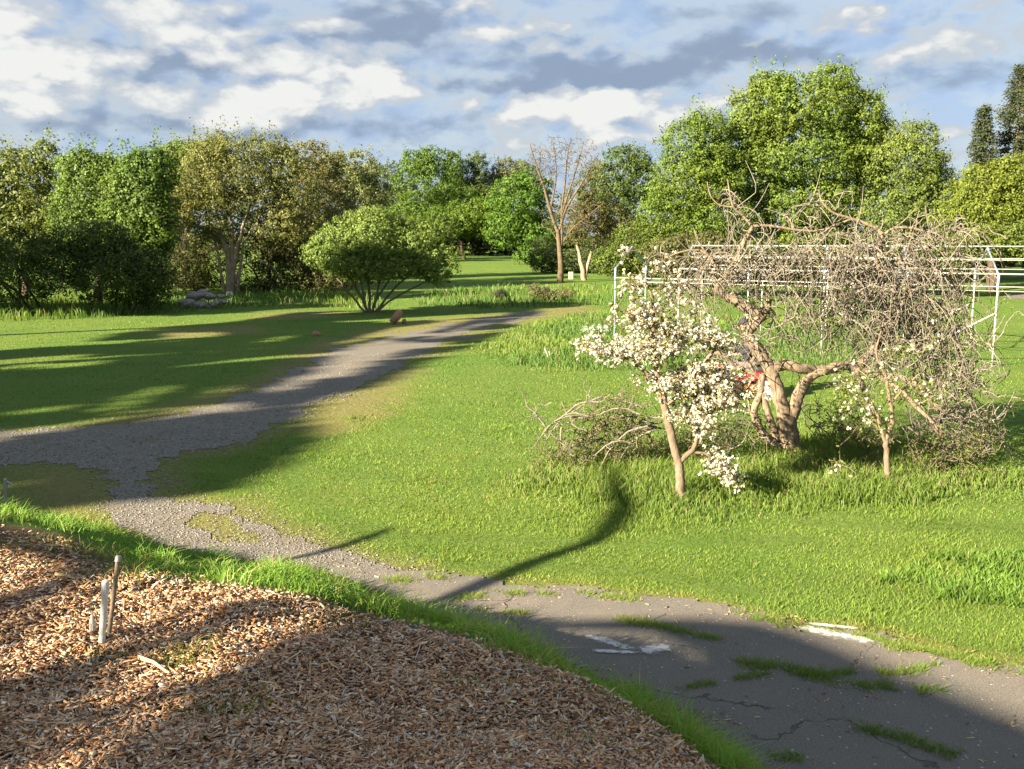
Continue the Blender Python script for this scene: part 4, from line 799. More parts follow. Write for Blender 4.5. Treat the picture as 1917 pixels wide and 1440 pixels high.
    for q_ in range(850):
        pool = src if q_ < 450 else srcr; l = pool[rng.integers(0, len(pool))]; p = l[0][rng.integers(1, len(l[0]))]; n = 7; Ls = rng.uniform(.35, 1.05); Ls = min(Ls, p[2] - .35); an = rng.uniform(0, 6.28); d = np.array([math.cos(an), math.sin(an) * .7, rng.uniform(-.2, .6)]); wx = rng.normal(0, .25, 3); pts = [p]
        for s in range(n): d = d + np.array([wx[0] * .4, wx[1] * .4, -.42]); d = d / np.linalg.norm(d); pts.append(pts[-1] + d * Ls / n)
        tw.append((np.array(pts), np.linspace(.0068, .0032, n + 1), 3))
    keep(root, new_obj('trunk', main, M['bark_gnarl']), new_obj('branches', tubes_mesh('branches', tw), M['twig']))
    return D
GD = gnarled()

def petals(name, centres, rng, r=.022, per=8, s=.0135, col=(.50, .485, .42)):
    n = len(centres); c = np.repeat(np.array(centres), per, 0); e = rng.normal(0, 1, (n * per, 3)); e /= np.linalg.norm(e, axis=1, keepdims=True); Pn = c + e * r * rng.uniform(.5, 1.1, (n * per, 1)); N = e + rng.normal(0, .5, e.shape); N /= np.linalg.norm(N, axis=1, keepdims=True)
    U = np.cross(N, rng.normal(0, 1, N.shape)); U /= np.linalg.norm(U, axis=1, keepdims=True); Wv = np.cross(N, U); z = s * rng.uniform(.7, 1.3, (n * per, 1)); m = n * per
    V = np.stack([Pn - U * z, Pn - Wv * z, Pn + U * z, Pn + Wv * z], 1).reshape(-1, 3); cc = np.array(col)[None] * rng.uniform(.8, 1.1, (m, 1)); k = rng.uniform(0, 1, m) < .12; cc[k] = [.30, .26, .08]
    return np_mesh(name, V, np.arange(4 * m).reshape(m, 4), np.repeat(cc, 4, 0))
def leaflets(name, centres, rng, s=.03, col=(.10, .15, .03)):
    Pn = np.array(centres); n = len(Pn); N = rng.normal(0, 1, (n, 3)) + [0, -.4, .6]; N /= np.linalg.norm(N, axis=1, keepdims=True); U = np.cross(N, rng.normal(0, 1, N.shape)); U /= np.linalg.norm(U, axis=1, keepdims=True); Wv = np.cross(N, U); z = s * rng.uniform(.6, 1.4, (n, 1))
    V = np.stack([Pn - U * z, Pn - Wv * z * .45, Pn + U * z, Pn + Wv * z * .45], 1).reshape(-1, 3); cc = np.array(col)[None] * rng.uniform(.6, 1.3, (n, 1)); return np_mesh(name, V, np.arange(4 * n).reshape(n, 4), np.repeat(cc, 4, 0))
def blossom_tree(label, g, limbs, regions, seed, bark, nleaf, dens=1.0, leafcol=(.11, .15, .03)):
    rng = np.random.default_rng(seed); D = g[1]; k = D / F; root = thing('blossom_tree', label, 'tree', (g[0], g[1], g[2]), None)
    L = [line_px(p, D, a * k, b * k, 8, rng, 4, .004) for p, a, b in limbs]; T, ctr, lf = [], [], []
    for q, n in regions:
        c = P(q[0], q[1], D)
        for _ in range(int(n * dens)):
            d = rng.normal(0, .48, 3); p = c + np.array([d[0] * q[2] * k, d[1] * .45, d[2] * q[3] * k]); T.append(p)
    tw = colonise([(l[0], l[1]) for l in L], T, rng, .005, .8, 7, .06, .03, 4, .02, .08)
    for l in tw:
        e = l[0][-1]; m = rng.integers(0, 3) if nleaf > 5 else (rng.integers(0, 3) if e[2] > 2.0 else rng.integers(1, 6))
        for i in range(m): ctr.append(e + rng.normal(0, .045, 3))
        if rng.uniform() < (.1 if nleaf > 5 else .4): ctr.append(l[0][len(l[0]) // 2] + rng.normal(0, .02, 3))
        for i in range(nleaf): lf.append(l[0][rng.integers(0, len(l[0]))] + rng.normal(0, .05, 3))
    parts = [new_obj('trunk', tubes_mesh('trunk', L), M[bark]), new_obj('twigs', tubes_mesh('twigs', tw), M['bark_grey']), new_obj('blossoms', petals('blossoms', ctr, rng), M['petal'])]
    if lf: parts.append(new_obj('leaves', leaflets('leaves', lf, rng, .022, leafcol), M['leaf']))
    keep(root, *parts)
b1 = hit(1275, 940)
blossom_tree('small fruit tree covered in white blossom in front of the gnarled tree', b1,
    [([(1275, 948), (1274, 915), (1273, 885), (1268, 858), (1258, 820), (1250, 785), (1243, 755), (1240, 735)], 10, 7), ([(1241, 740), (1230, 700), (1228, 660), (1222, 620), (1224, 570), (1210, 530)], 6, 2), ([(1272, 868), (1285, 852), (1298, 842), (1305, 818), (1318, 790), (1340, 760)], 6, 3),
     ([(1240, 738), (1262, 715), (1290, 700), (1320, 680), (1340, 650)], 5, 2), ([(1236, 720), (1200, 690), (1160, 665), (1110, 655)], 4, 1.5), ([(1296, 846), (1320, 850), (1350, 870), (1375, 890)], 3, 1.5), ([(1222, 620), (1180, 590), (1150, 570)], 3, 1.5), ([(1245, 760), (1280, 740), (1330, 735), (1380, 740)], 4, 1.5)],
    [((1150, 655, 65, 18), 85), ((1225, 652, 80, 22), 85), ((1205, 590, 60, 36), 120), ((1195, 530, 35, 22), 26), ((1280, 620, 75, 26), 95), ((1340, 640, 40, 16), 30), ((1350, 735, 62, 32), 190), ((1250, 718, 52, 22), 70), ((1310, 700, 50, 26), 60), ((1310, 780, 26, 44), 70), ((1345, 862, 24, 20), 46), ((1368, 890, 18, 14), 18), ((1265, 545, 40, 40), 30), ((1270, 770, 40, 24), 24), ((1170, 470, 8, 6), 4), ((1240, 500, 40, 30), 12)],
    111, 'bark_red', 3, 1.15, (.12, .10, .045))
b2 = hit(1660, 917)
blossom_tree('thin slightly blooming young tree right of the gnarled trunk', b2,
    [([(1662, 925), (1661, 890), (1660, 850), (1658, 822)], 6.5, 5), ([(1658, 825), (1670, 790), (1666, 750), (1660, 715), (1655, 690)], 4.5, 2.5), ([(1658, 828), (1648, 800), (1640, 770), (1620, 740)], 4, 2), ([(1664, 760), (1690, 730), (1720, 700)], 2.5, 1), ([(1655, 700), (1640, 660), (1650, 620)], 2.5, 1)],
    [((1590, 725, 55, 24), 40), ((1690, 660, 22, 14), 22), ((1600, 765, 50, 28), 26), ((1730, 720, 50, 24), 26), ((1700, 745, 50, 22), 22), ((1640, 700, 60, 30), 16), ((1570, 870, 20, 14), 10), ((1640, 800, 60, 40), 14), ((1740, 650, 40, 40), 8)],
    112, 'bark_red', 10, .6, (.12, .15, .035))
def bramble(label, base, D, arcs, blobs, ntw, nl, seed, col):
    rng = np.random.default_rng(seed); g = P(base[0], base[1], D); gz = float(HT(g[0], g[1])); root = thing('bramble', label, 'bramble', (g[0], g[1], gz), 'brambles by the blossom trees'); k = D / F; parts = []
    if len(arcs) > 8:
        for _ in range(17):
            sx, sy = rng.uniform(1090, 1240), rng.uniform(750, 850); L_ = rng.uniform(35, 120); dr = rng.uniform(-.1, .9); arcs = arcs + [[(sx, sy), (sx - L_ * .35, sy + L_ * (dr * .25 - .12)), (sx - L_ * .7, sy + L_ * (dr * .55 - .02)), (sx - L_ * .95, sy + L_ * (dr * .95 + .12))]]
    A = [line_px(a, D + (rng.uniform(-.5, .5) if len(arcs) > 12 else 0), 2.4 * k, 1.0 * k, 5, rng, 4, .004) for a in arcs]
    if A:
        T = []
        for a in A:
            for _ in range(10): T.append(a[0][rng.integers(0, len(a[0]))] + rng.normal(0, .13, 3))
        A = A + colonise([(a[0], a[1]) for a in A], T, rng, .006, .6, 5, .06, .02, 3, .010, .10); parts.append(new_obj('pale_canes', tubes_mesh('pale_canes', A), M['twig']))
    seedp = [(np.array([[g[0] + dx, g[1], gz - .02], [g[0] + dx, g[1], gz + .08]]), [.012, .01]) for dx in np.linspace(-.9, .9, 7)]
    tw = colonise(seedp, blob_targets(blobs, D, ntw, rng, 1.1), rng, .0045, .5, 7, .08, .08, 3, .012, .12); parts.append(new_obj('stems', tubes_mesh('stems', tw), M['bark_grey']))
    lf = []
    for l in tw:
        for i in range(nl): lf.append(l[0][rng.integers(1, len(l[0]))] + rng.normal(0, .035, 3))
    parts.append(new_obj('leaves', leaflets('leaves', lf, rng, .016, col), M['leaf'])); keep(root, *parts)
bramble('tangled bramble with pale arching canes left of the blossom tree', (1140, 905), hit(1140, 905)[1] + .6,
    [[(1230, 800), (1205, 808), (1170, 825), (1130, 862)], [(1240, 790), (1200, 798), (1150, 812), (1112, 826)], [(1225, 805), (1190, 822), (1160, 860), (1150, 872), (1105, 898)], [(1185, 772), (1160, 815), (1135, 850)], [(1186, 772), (1178, 810), (1165, 838)], [(985, 758), (1004, 776), (1024, 802), (1050, 828), (1074, 846)],
     [(1215, 810), (1225, 840), (1250, 868)], [(1150, 868), (1175, 895), (1185, 905)], [(1132, 796), (1115, 815), (1080, 825)], [(1100, 880), (1118, 900), (1125, 915)], [(1052, 800), (1050, 825), (1060, 840)]],
    [(1120, 810, 90, 70), (1160, 780, 65, 60), (1050, 850, 66, 44), (1200, 840, 50, 50)], 1300, 3, 121, (.085, .12, .025))
bramble('leafy dark bramble between the blossom tree and the gnarled trunk', (1370, 850), GD - .5, [], [(1370, 800, 70, 50), (1320, 820, 60, 40)], 500, 4, 122, (.05, .09, .02))
bramble('twiggy bramble at the right end of the long grass', (1800, 905), hit(1800, 905)[1] + .3, [[(1740, 860), (1790, 862), (1830, 850), (1860, 838)], [(1770, 900), (1800, 915), (1840, 900), (1870, 880)], [(1700, 800), (1740, 830), (1780, 850)], [(1800, 700), (1830, 730), (1862, 745)], [(1790, 760), (1820, 790), (1850, 796)]],
    [(1800, 850, 65, 55), (1840, 810, 40, 50), (1740, 840, 60, 50)], 600, 3, 123, (.095, .12, .03))
bramble('low leafy bramble beneath the thin young tree', (1600, 850), GD - .8, [], [(1580, 790, 70, 50), (1620, 820, 60, 45)], 450, 4, 124, (.085, .12, .03))

# ------------------------------------------------------------------ steel frame of a carport
def carport():
    nR, nL = hit(1857, 687), hit(1150, 641); d = (nL - nR) * [1, 1, 0]; root = thing('carport_frame', 'long bare white steel carport frame standing behind the gnarled tree', 'carport frame', (nR[0], nR[1], 0))
    off = np.array([1.5, 4.3, 0]); n = 5; ev, rv = 2.2, 2.82; parts = []
    def pt(base, z): q = np.array(base, float); q[2] = HT(q[0], q[1]) * 0 + z; return q
    fr = [nR + d * i / n for i in range(-1, n + 1)]
    for i, b in enumerate(fr):
        for s in (0, 1):
            mb = MB(); q = b + off * s; mb.tube([pt(q, -.05), pt(q, ev - .26)], [.021, .021], 8); mb.tube([pt(q, ev - .36), pt(q, ev - .22)], [.031, .031], 8); parts.append(mb.build('post', M['bluepaint' if i == n + 1 else 'white_steel'], smooth=True))
        mb = MB(); mb.tube([pt(b, ev - .25), pt(b, ev), pt(b + off * .5, rv), pt(b + off, ev), pt(b + off, ev - .25)], [.032] * 5, 8); parts.append(mb.build('rafter', M['bluepaint'], smooth=False))
    for (s, z) in ((0, ev + .03), (.25, ev + .34), (.5, rv + .05), (.75, ev + .34), (1, ev + .03), (0, 1.93), (1, 1.62)):
        mb = MB(); o_ = off * s; r = .022 if s in (0, .5) and z > 2 else .014; mb.tube([pt(fr[0] + o_, z), pt(fr[-2 if z > 2 else -1] + o_, z)], [r, r], 8); parts.append(mb.build('purlin', M['galv'] if s == .5 else M['white_steel'], smooth=True))
    for s in (0, 1):
        mb = MB(); a, b = nR + off * s, nR + d / n + off * s; mb.tube([pt(a, 1.3), pt(b, .05)], [.024, .024], 8); parts.append(mb.build('brace', M['white_steel'], smooth=True))
        mb = MB(); a, b = nR + d * 2 / n + off * s, nR + d * 1.4 / n + off * s; mb.tube([pt(a, 1.35), pt(b, .75)], [.02, .02], 8); parts.append(mb.build('brace', M['white_steel'], smooth=True))
    keep(root, *parts)
carport()

# ------------------------------------------------------------------ pipes on the mulch
def pipes():
    g = hit(190, 1212); D = g[1]; t = P(198, 1086, D + .01); rt = thing('white_pipe', 'upright white plastic pipe with cap standing in the mulch', 'pipe', g)
    ax = (t - g); mb = MB(); k = D / F; mb.tube([g - ax * .15, g + ax * .85], [6.4 * k] * 2, 16, False); a = mb.build('pipe', M['pvc'], smooth=True)
    mb = MB(); f = lambda v: g + ax * v; mb.tube([f(.78), f(.785), f(.89), f(.895), f(.90), f(.985), f(1.0)], np.array([6.6, 7.6, 7.6, 6.8, 7.4, 7.2, 4.5]) * k, 16); b = mb.build('cap', M['pvc'], smooth=False)
    keep(rt, a, b)
    g2 = hit(203, 1195); D2 = g2[1]; t2 = P(222, 1040, D2 + .10); rt = thing('tilted_pipe', 'thin weathered pipe leaning right behind the white pipe', 'pipe', g2); ax2 = t2 - g2; k = D2 / F
    mb = MB(); mb.tube([g2 - ax2 * .1, g2 + ax2 * .96], [4.6 * k] * 2, 12, False); a = mb.build('pipe', M['oldpipe'], smooth=True); f = lambda v: g2 + ax2 * v
    mb = MB(); mb.tube([f(.92), f(.925), f(.98), f(1.0)], np.array([5, 6.2, 6.2, 4.4]) * k, 12); b = mb.build('cap', M['metalgrey']); keep(rt, a, b)
    g3 = hit(175, 1204); D3 = g3[1]; k = D3 / F; rt = thing('valve', 'small dirty white tap valve low beside the white pipe', 'valve', g3); up = np.array([.02, 0, 1.0]); f = lambda px: g3 + up * px * k
    mb = MB(); mb.tube([f(-6), f(16)], [5.4 * k] * 2, 12); a = mb.build('pipe', M['pvc'], smooth=False); mb = MB(); mb.tube([f(16), f(27)], [5.0 * k] * 2, 12); c = mb.build('collar', M['rust'])
    mb = MB(); mb.tube([f(27), f(28), f(34), f(36), f(44), f(47)], np.array([5.5, 6.6, 6.8, 6.0, 6.4, 4]) * k, 8); mb.tube([f(47), f(58)], [3.4 * k, 3.0 * k], 8); b = mb.build('valve_body', M['pvc_dirty'])
    mb = MB(); mb.tube([f(58), f(64)], [1.2 * k, 1.2 * k], 6); mb.tube([f(62) + [-.006, 0, 0], f(67) + [-.010, 0, 0]], [1.5 * k, 1.3 * k], 6); d = mb.build('stem', M['metalgrey']); keep(rt, a, b, c, d)
    for i, (pa, pb, w, l) in enumerate([((272, 944), (312, 962), .012, 'pale split wood splinter lying in the middle of the mulch'), ((105, 1083), (152, 1098), .011, 'long tan splinter at the upper left of the mulch'), ((577, 1240), (578, 1275), .007, 'thin upright splinter standing in the shaded mulch')]):
        if i == 2: q = hit(*pb); pts = [q, q + np.array([.005, .02, .075])]
        else: qa, qb = hit(*pa), hit(*pb); pts = [qa + [0, 0, .025], (qa + qb) / 2 + [0, 0, .04], qb + [0, 0, .02]]
        if i == 0: qa, qb = hit(262, 1243), hit(318, 1272); pts = [qa + [0, 0, .03], (qa + qb) / 2 + [0, 0, .042], qb + [0, 0, .026]]
        mb = MB(); mb.tube(pts, np.linspace(w, w * .5, len(pts)), 4); o = mb.build('wood_splinter', m_splinter); tag(o, l, 'splinter')
m_splinter = m_simple('split_wood', (.50, .36, .20), .8, .25, 60)
pipes()

# ------------------------------------------------------------------ rider on a red mower, mostly behind the blossom
def skin_figure(name, verts, edges, radii, mat, sub=2):
    me = bpy.data.meshes.new(name); me.from_pydata([tuple(float(q) for q in v) for v in verts], edges, []); o = new_obj(name, me, mat)
    o.modifiers.new('skin', 'SKIN'); sv = me.skin_vertices[0].data
    for i, r in enumerate(radii): sv[i].radius = (r, r) if np.isscalar(r) else r; sv[i].use_root = (i == 0)
    s = o.modifiers.new('sub', 'SUBSURF'); s.levels = sub; s.render_levels = sub; return o
def mower():
    g = hit(1385, 742); root = thing('riding_mower', 'red riding mower half hidden behind the white blossom', 'mower', g); B = g.copy()
    def q(x, y, z): return (B[0] + x, B[1] + y, B[2] + z)          # x forward to the left is negative
    parts = []
    mb = MB(); mb.box(q(-.62, 0, .50), (.62, .46, .30), None, .82); mb.box(q(-.62, 0, .36), (.66, .5, .1)); parts.append(mb.build('hood', M['redpaint'], bevel=.03))
    mb = MB(); mb.box(q(.05, 0, .36), (1.0, .42, .08)); mb.box(q(.38, .0, .45), (.5, .84, .12), None, .9); parts.append(mb.build('fender', M['redpaint'], bevel=.02))
    mb = MB(); mb.box(q(.22, 0, .55), (.42, .42, .09)); mb.box(q(.44, 0, .74), (.09, .42, .36), None, .85); parts.append(mb.build('seat', M['black'], bevel=.025))
    mb = MB(); mb.box(q(-.12, 0, .2), (.9, 1.0, .12), None, .92); parts.append(mb.build('deck', M['orange'], bevel=.02))
    def ring(c, R, r, ax):
        mbx = MB(); a = np.linspace(0, 2 * math.pi, 21); u = np.array(ax[0], float); v = np.array(ax[1], float); mbx.tube([np.array(c) + u * math.cos(t) * R + v * math.sin(t) * R for t in a], [r] * 21, 8, False); return mbx
    for x, y, R, w in ((.42, -.38, .23, .09), (.42, .38, .23, .09), (-.72, -.36, .16, .07), (-.72, .36, .16, .07)):
        c = q(x, y, R); t = ring(c, R - w * .6, w * .6, ((1, 0, 0), (0, 0, 1))).build('wheel', M['black'], smooth=True); mb = MB(); mb.tube([np.array(c) + [0, -w * .4, 0], np.array(c) + [0, w * .4, 0]], [R * .6] * 2, 16); h = mb.build('rim', M['pvc_dirty']); h.parent = t; parts.append(t)
    s = ring(q(-.22, 0, .80), .17, .014, ((.85, 0, -.5), (0, 1, 0))); s.tube([q(-.38, 0, .6), q(-.22, 0, .80)], [.02, .015], 8); parts.append(s.build('steering_wheel', M['black'], smooth=True)); keep(root, *parts)
    # person, one skinned body facing left
    V = [(.22, 0, .62), (.24, 0, .78), (.20, 0, .95), (.13, 0, 1.10), (.08, 0, 1.20), (.05, 0, 1.27), (.02, 0, 1.36), (.03, 0, 1.44),
         (.14, -.19, 1.09), (.04, -.27, .90), (-.16, -.17, .84), (.14, .19, 1.09), (.04, .27, .90), (-.16, .17, .84),
         (.16, -.10, .62), (-.20, -.14, .64), (-.34, -.15, .40), (-.44, -.15, .33), (.16, .10, .62), (-.20, .14, .64), (-.34, .15, .40), (-.44, .15, .33)]
    E = [(0, 1), (1, 2), (2, 3), (3, 4), (4, 5), (5, 6), (6, 7), (3, 8), (8, 9), (9, 10), (3, 11), (11, 12), (12, 13), (0, 14), (14, 15), (15, 16), (16, 17), (0, 18), (18, 19), (19, 20), (20, 21)]
    R = [.15, .15, .16, .15, .06, .055, .095, .08, .07, .05, .032, .07, .05, .032, .10, .075, .055, .045, .10, .075, .055, .045]
    for s_, w in ((-1, 10), (1, 13)):
        for f_ in range(5):
            a = len(V); bx, by, bz = V[w]; oy = (f_ - 2) * .016; V.append((bx - .035, by + oy, bz - .005)); V.append((bx - .065 - (.01 if f_ == 2 else 0), by + oy * 1.2, bz - .03)); E += [(w, a), (a, a + 1)]; R += [.010, .008]
    pr = thing('person', 'person in dark shirt and cap sitting on the red mower', 'person', g); body = skin_figure('body', [q(*v) for v in V], E, R, m_person(B)); 
    mb = MB(); a = np.linspace(0, 1, 5); hc = np.array(q(.02, 0, 1.43)); mb.tube([hc + [0, 0, -.01], hc + [0, 0, .05], hc + [0, 0, .09], hc + [0, 0, .11]], [.108, .10, .075, .02], 14); mb.box(hc + [-.13, 0, .0], (.12, .14, .012)); cap = mb.build('cap', M['cloth'], smooth=True)
    mb = MB(); hd = np.array(q(.02, 0, 1.375)); 
    for s_ in (-1, 1): mb.box(hd + [-.088, s_ * .035, .015], (.012, .022, .010)); mb.box(hd + [.01, s_ * .098, 0], (.035, .02, .05))
    mb.box(hd + [-.105, 0, -.01], (.03, .022, .04), None, .5); mb.box(hd + [-.09, 0, -.045], (.012, .04, .008)); face = mb.build('face', M['skin'], bevel=.003); keep(pr, body, cap, face)
def m_person(B):
    m, t = mat_new('clothed_figure'); p = pos(t); s = t.n('ShaderNodeSeparateXYZ'); t.link(p, s.inputs[0]); z = t.math('SUBTRACT', s.outputs[2], float(B[2])); x = t.math('SUBTRACT', s.outputs[0], float(B[0]))
    c = t.mix(t.ramp(z, .695, .705), (.16, .14, .13), (.035, .03, .048)); c = t.mix(t.ramp(z, 1.245, 1.25), c, (.42, .22, .14)); hand = t.math('MULTIPLY', t.ramp(x, -.10, -.105), t.ramp(z, .76, .765)); c = t.mix(hand, c, (.42, .22, .14))
    c = t.mix(t.math('MULTIPLY', t.ramp(z, .375, .37), t.ramp(x, -.3, -.31)), c, (.05, .035, .025)); finish(t, c, .9, t.noise(p, 30, 4).outputs['Fac'], .3, .01, .1); return m
mower()

# ------------------------------------------------------------------ unseen trees and a cut-out panel behind the photographer that throw the shade
TS = np.array([-LX, -LY, TAN_EL])
def to_sun(S_, T): return np.asarray(S_) + TS * T
def shade_points(pg_px, n, rng, lit=(), T=30, jitT=5):
    pg = poly(pg_px); lo, hi = pg.min(0), pg.max(0); out = []
    lp = [poly(l) for l in lit]
    while len(out) < n:
        x = rng.uniform(lo[0], hi[0], 4000); y = rng.uniform(lo[1], hi[1], 4000); k = inpoly(x, y, pg)
        for l in lp: k &= ~inpoly(x, y, l)
        v = x * LY - y * LX; u = x * LX + y * LY; k &= fbm(v * 1.15, u * .22, 5) > .36
        out += list(zip(x[k], y[k]))
    out = np.array(out[:n]); z = HT(out[:, 0], out[:, 1]); Tt = T + rng.uniform(-jitT, jitT, n)
    return np.stack([out[:, 0] - LX * Tt, out[:, 1] - LY * Tt, z + TAN_EL * Tt], -1)
def leaf_cloud(name, Pn, size, col, rng):
    n = len(Pn); N = rng.normal(0, 1, (n, 3)); N /= np.linalg.norm(N, axis=1, keepdims=True); U = np.cross(N, rng.normal(0, 1, (n, 3))); U /= np.linalg.norm(U, axis=1, keepdims=True); Wv = np.cross(N, U); s = size * rng.uniform(.7, 1.3, (n, 1)) * .5
    V = np.stack([Pn - U * s, Pn - Wv * s * .7, Pn + U * s, Pn + Wv * s * .7], 1).reshape(-1, 3); c = np.array(col)[None] * rng.uniform(.7, 1.3, (n, 1)); return np_mesh(name, V, np.arange(4 * n).reshape(n, 4), np.repeat(c, 4, 0))
def shade_trees():
    rng = np.random.default_rng(200)
    main = [(-500, 660), (0, 657), (90, 650), (180, 640), (230, 625), (300, 613), (430, 604), (560, 585), (700, 581), (860, 577), (1010, 577), (1000, 590), (930, 605), (960, 610), (900, 640), (820, 670), (760, 690), (700, 720), (650, 742),
            (600, 770), (560, 800), (575, 832), (520, 868), (450, 905), (380, 922), (330, 930), (260, 962), (200, 985), (0, 940), (-500, 850)]
    lit = [[(560, 705), (640, 650), (700, 636), (800, 640), (740, 672), (640, 712)], [(700, 628), (820, 600), (900, 596), (840, 616), (740, 640)], [(480, 735), (540, 705), (590, 700), (560, 730), (520, 745)], [(180, 765), (240, 735), (330, 712), (350, 722), (260, 765), (200, 775)], [(370, 745), (400, 725), (450, 715), (460, 725), (420, 748)], [(530, 715), (600, 685), (680, 655), (740, 650), (690, 672), (620, 705), (560, 735)], [(0, 770), (150, 755), (150, 765), (0, 782)],
           [(780, 640), (860, 612), (950, 595), (930, 602), (840, 632)], [(600, 650), (720, 615), (860, 600), (760, 622), (650, 645)], [(300, 622), (430, 622), (420, 632), (300, 634)], [(60, 690), (200, 672), (200, 678), (60, 700)], [(470, 640), (560, 622), (560, 630), (470, 650)],
           [(800, 592), (960, 584), (960, 590), (800, 602)], [(560, 770), (600, 745), (660, 728), (700, 715), (650, 745), (600, 772), (560, 800)]]
    pts = shade_points(main, 21000, rng, lit)
    edge = []
    for _ in range(5200):        # foliage that shades the lower left trees and the strip before them
        S_ = P(rng.uniform(-450, 345), rng.uniform(425, 610), 40.0 + rng.uniform(-1, 1)); S_[2] = max(S_[2], 0); 
        if S_[0] * 1.0 > P(345 - (S_[2] > 1.5) * 60, 500, 40)[0]: continue
        edge.append(to_sun(S_, 30 + rng.uniform(-4, 4)))
    small = shade_points([(520, 1050), (600, 1030), (680, 1002), (735, 988), (720, 998), (640, 1025), (560, 1052)], 260, rng, T=22, jitT=1)
    allp = np.concatenate([pts, np.array(edge)]); v = allp[:, 0] * LY - allp[:, 1] * LX; qs = np.quantile(v, np.linspace(0, 1, 6)); qs[-1] += 1
    labs = ['leafy tree out of view far left, shading the stone pile', 'leafy tree out of view left, shading the far lawn', 'leafy tree out of view left, shading the middle lawn', 'leafy tree out of view behind left, shading the track bend', 'leafy tree out of view behind left, shading the near gravel']
    for i in range(5):
        p = allp[(v >= qs[i]) & (v < qs[i + 1])]; c = p.mean(0); gz = float(HT(c[0], c[1])); root = thing('tree', labs[i], 'tree', (c[0], c[1], gz), 'trees outside the view')
        tg = [p[j] for j in rng.integers(0, len(p), 40)]; L = [(wiggle((c[0], c[1], gz - .1), c, rng, 8, .02), np.linspace(.3, .15, 8), 8)]; L += colonise([(L[0][0], L[0][1])], tg, rng, .02, 1.5, 7, .05, .05, 4, .12)
        keep(root, new_obj('trunk', tubes_mesh('trunk', L), M['bark_grey']), new_obj('crown', leaf_cloud('crown', p, .5, (.06, .11, .02), rng), M['leaf']))
    # leaning trunk whose long shadow crosses the drive and the lawn, with its side limb
    def cp_(px, py, h): s = hit(px, py); return np.array([s[0] - LX * h / TAN_EL, s[1] - LY * h / TAN_EL, h + s[2]])
    a = cp_(815, 1135, 3.6); pts_ = [(a[0], a[1], 1.1), (a[0], a[1], 2.4), a, cp_(900, 1098, 4.0), cp_(1000, 1052, 4.3), cp_(1090, 1022, 4.6), cp_(1135, 1003, 4.9), cp_(1165, 965, 5.2), cp_(1188, 925, 5.5), cp_(1200, 890, 5.8)]
    root = thing('leaning_tree', 'slim leaning tree out of view behind the photographer', 'tree', (a[0], a[1], float(HT(a[0], a[1]))), 'trees outside the view')
    pp = np.array(pts_); s = np.linspace(0, len(pp) - 1, 30); pp = np.stack([np.interp(s, np.arange(len(pts_)), pp[:, i]) for i in range(3)], -1)
    L = [(pp, np.interp(np.linspace(0, 1, 30), [0, .3, .6, .8, 1], [.10, .085, .085, .10, .05]), 8)]
    b_ = [cp_(520, 1052, 3.4), cp_(600, 1036, 3.6), cp_(680, 1010, 3.9), cp_(735, 988, 4.1)]; L2 = (np.array(b_), np.array([.04, .05, .06, .03]), 6)
    tk = new_obj('trunk', tubes_mesh('trunk', L), M['bark_grey']); keep(root, tk)
    # limbs and twigs whose shadows streak the mulch
    root = thing('tree', 'bare-limbed tree out of view left, striping the mulch with shade', 'tree', (-9, -6, float(HT(-9, -6))), 'trees outside the view')
    def band(pl, wpx, T):
        pts = [];
        for (x, y) in pl: s_ = hit(x, y); pts.append(to_sun(s_, T))
        k = 3.9 / F; return (np.array(pts), np.array([wpx * k * .5 * 1.25] * len(pts)), 6)
    T0 = 10
    B = [band([(-60, 1385), (0, 1352), (112, 1292), (225, 1240), (337, 1211), (450, 1162), (540, 1138)], 56, T0), band([(-60, 1290), (0, 1222), (60, 1175), (120, 1125), (170, 1070), (190, 1050)], 28, T0), band([(100, 1440), (200, 1340), (330, 1310), (440, 1270)], 30, T0), band([(-20, 1395), (60, 1360), (140, 1320), (240, 1290)], 18, T0), band([(230, 1260), (300, 1180), (400, 1130), (450, 1112)], 16, T0), L2]
    base = np.array([-9., -6., float(HT(-9, -6))]); trunk = (wiggle(base, B[0][0][0], rng, 6, .02), np.linspace(.2, .1, 6), 8); T_ = []
    for b in B[:5]:
        for _ in range(22): T_.append(b[0][rng.integers(0, len(b[0]))] + rng.normal(0, .14, 3))
    tw = colonise([(b[0], b[1]) for b in B[:5]], T_, rng, .008, .8, 5, .08, .05, 3, .03); link = [(wiggle(trunk[0][-1], b[0][0], rng, 5, .03), np.linspace(.09, b[1][0], 5), 6) for b in B[1:]]
    lc = []
    for b in B[:5]:
        for _ in range(34): lc.append(b[0][rng.integers(0, len(b[0]) - 1)] + rng.normal(0, .13, 3))
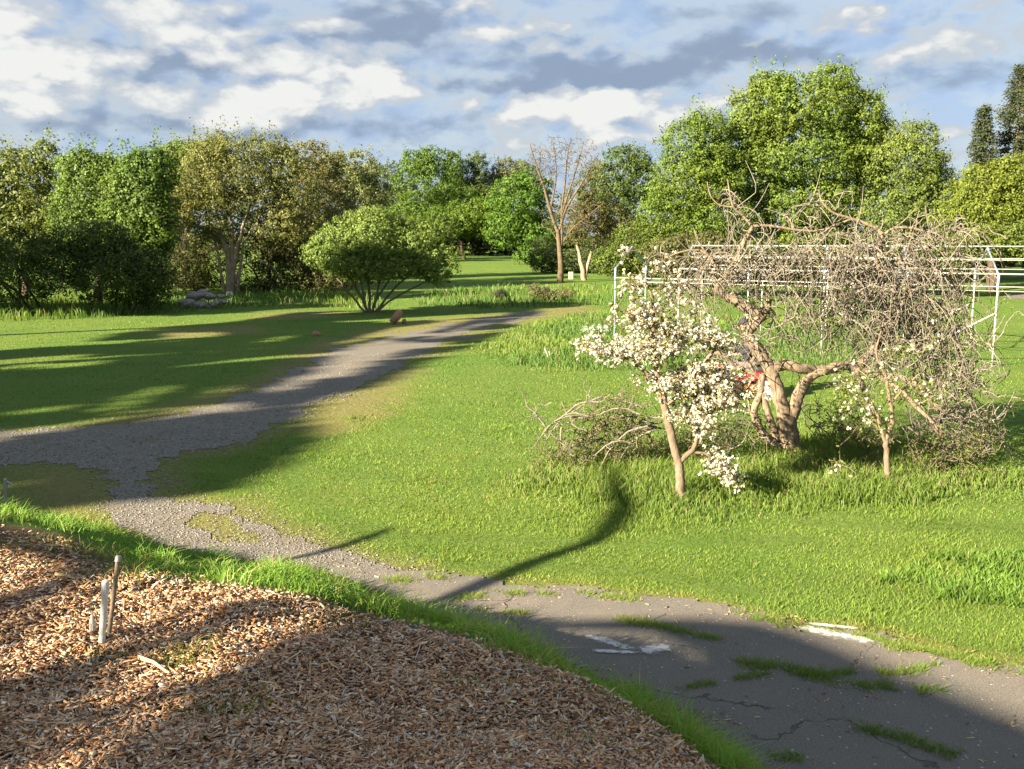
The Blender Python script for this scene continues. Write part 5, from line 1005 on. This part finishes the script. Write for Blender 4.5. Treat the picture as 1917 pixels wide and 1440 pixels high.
    keep(root, new_obj('trunk', tubes_mesh('trunk', [trunk] + B + link + tw), M['bark_grey']), new_obj('crown', leaf_cloud('crown', np.array(lc), .08, (.06, .11, .02), rng), M['leaf']))
shade_trees()
def shade_panel():
    # silhouette corners in (across, height) measured at distance T0 towards the sun
    T0 = 9.0
    def pt(v, e, extra=0.0): u = -T0 - extra; h = (e + T0) * TAN_EL; return np.array([v * LY + u * LX, -v * LX + u * LY, h])
    # shadow outline on the drive
    out = [(940, 1172), (1060, 1162), (1180, 1158), (1330, 1157), (1440, 1166), (1500, 1182), (1580, 1210), (1660, 1245), (1780, 1292), (1917, 1345)]; ve = []
    for x, y in out: s = hit(x, y); v = s[0] * LY - s[1] * LX; u = s[0] * LX + s[1] * LY + s[2] / TAN_EL; ve.append((v, u))
    m1 = []
    for x, y in [(640, 1177), (450, 1267), (337, 1339), (232, 1405), (200, 1470)]: s = hit(x, y); m1.append((s[0] * LY - s[1] * LX, s[0] * LX + s[1] * LY + s[2] / TAN_EL))
    root = thing('shade_panel', 'thin panel standing in for a building, cut to its shadow on the drive, out of view behind the photographer', 'shade_panel', pt(0, -T0), None)
    vR = ve[-1][0] + 9; eR = ve[-1][1] - .9; top = ve + [(vR, eR)]
    # added thin panel: polygon cut to the wanted shadow, extruded away from the light
    vl = m1[-1][0]; ring = m1[::-1] + [(-4.6, 5.0), (-5.1, 5.0), (-5.5, 4.55)] + top + [(vR, -T0 - .5), (vl, -T0 - .5)]
    n = len(ring); V = [pt(v, e) for v, e in ring] + [pt(v, e) + np.array([-LX, -LY, 0]) * .03 for v, e in ring]; me = bpy.data.meshes.new('shade_cutout'); Fs = [tuple(range(n)), tuple(range(2 * n - 1, n - 1, -1))] + [(i, (i + 1) % n + 0, (i + 1) % n + n, i + n)[::-1] for i in range(n)]
    me.from_pydata([tuple(float(q) for q in p) for p in V], [], Fs); me.update(); keep(root, new_obj('shade_cutout', me, M['shade_cutout']))
    return ve, m1
print('HOUSE', shade_panel())
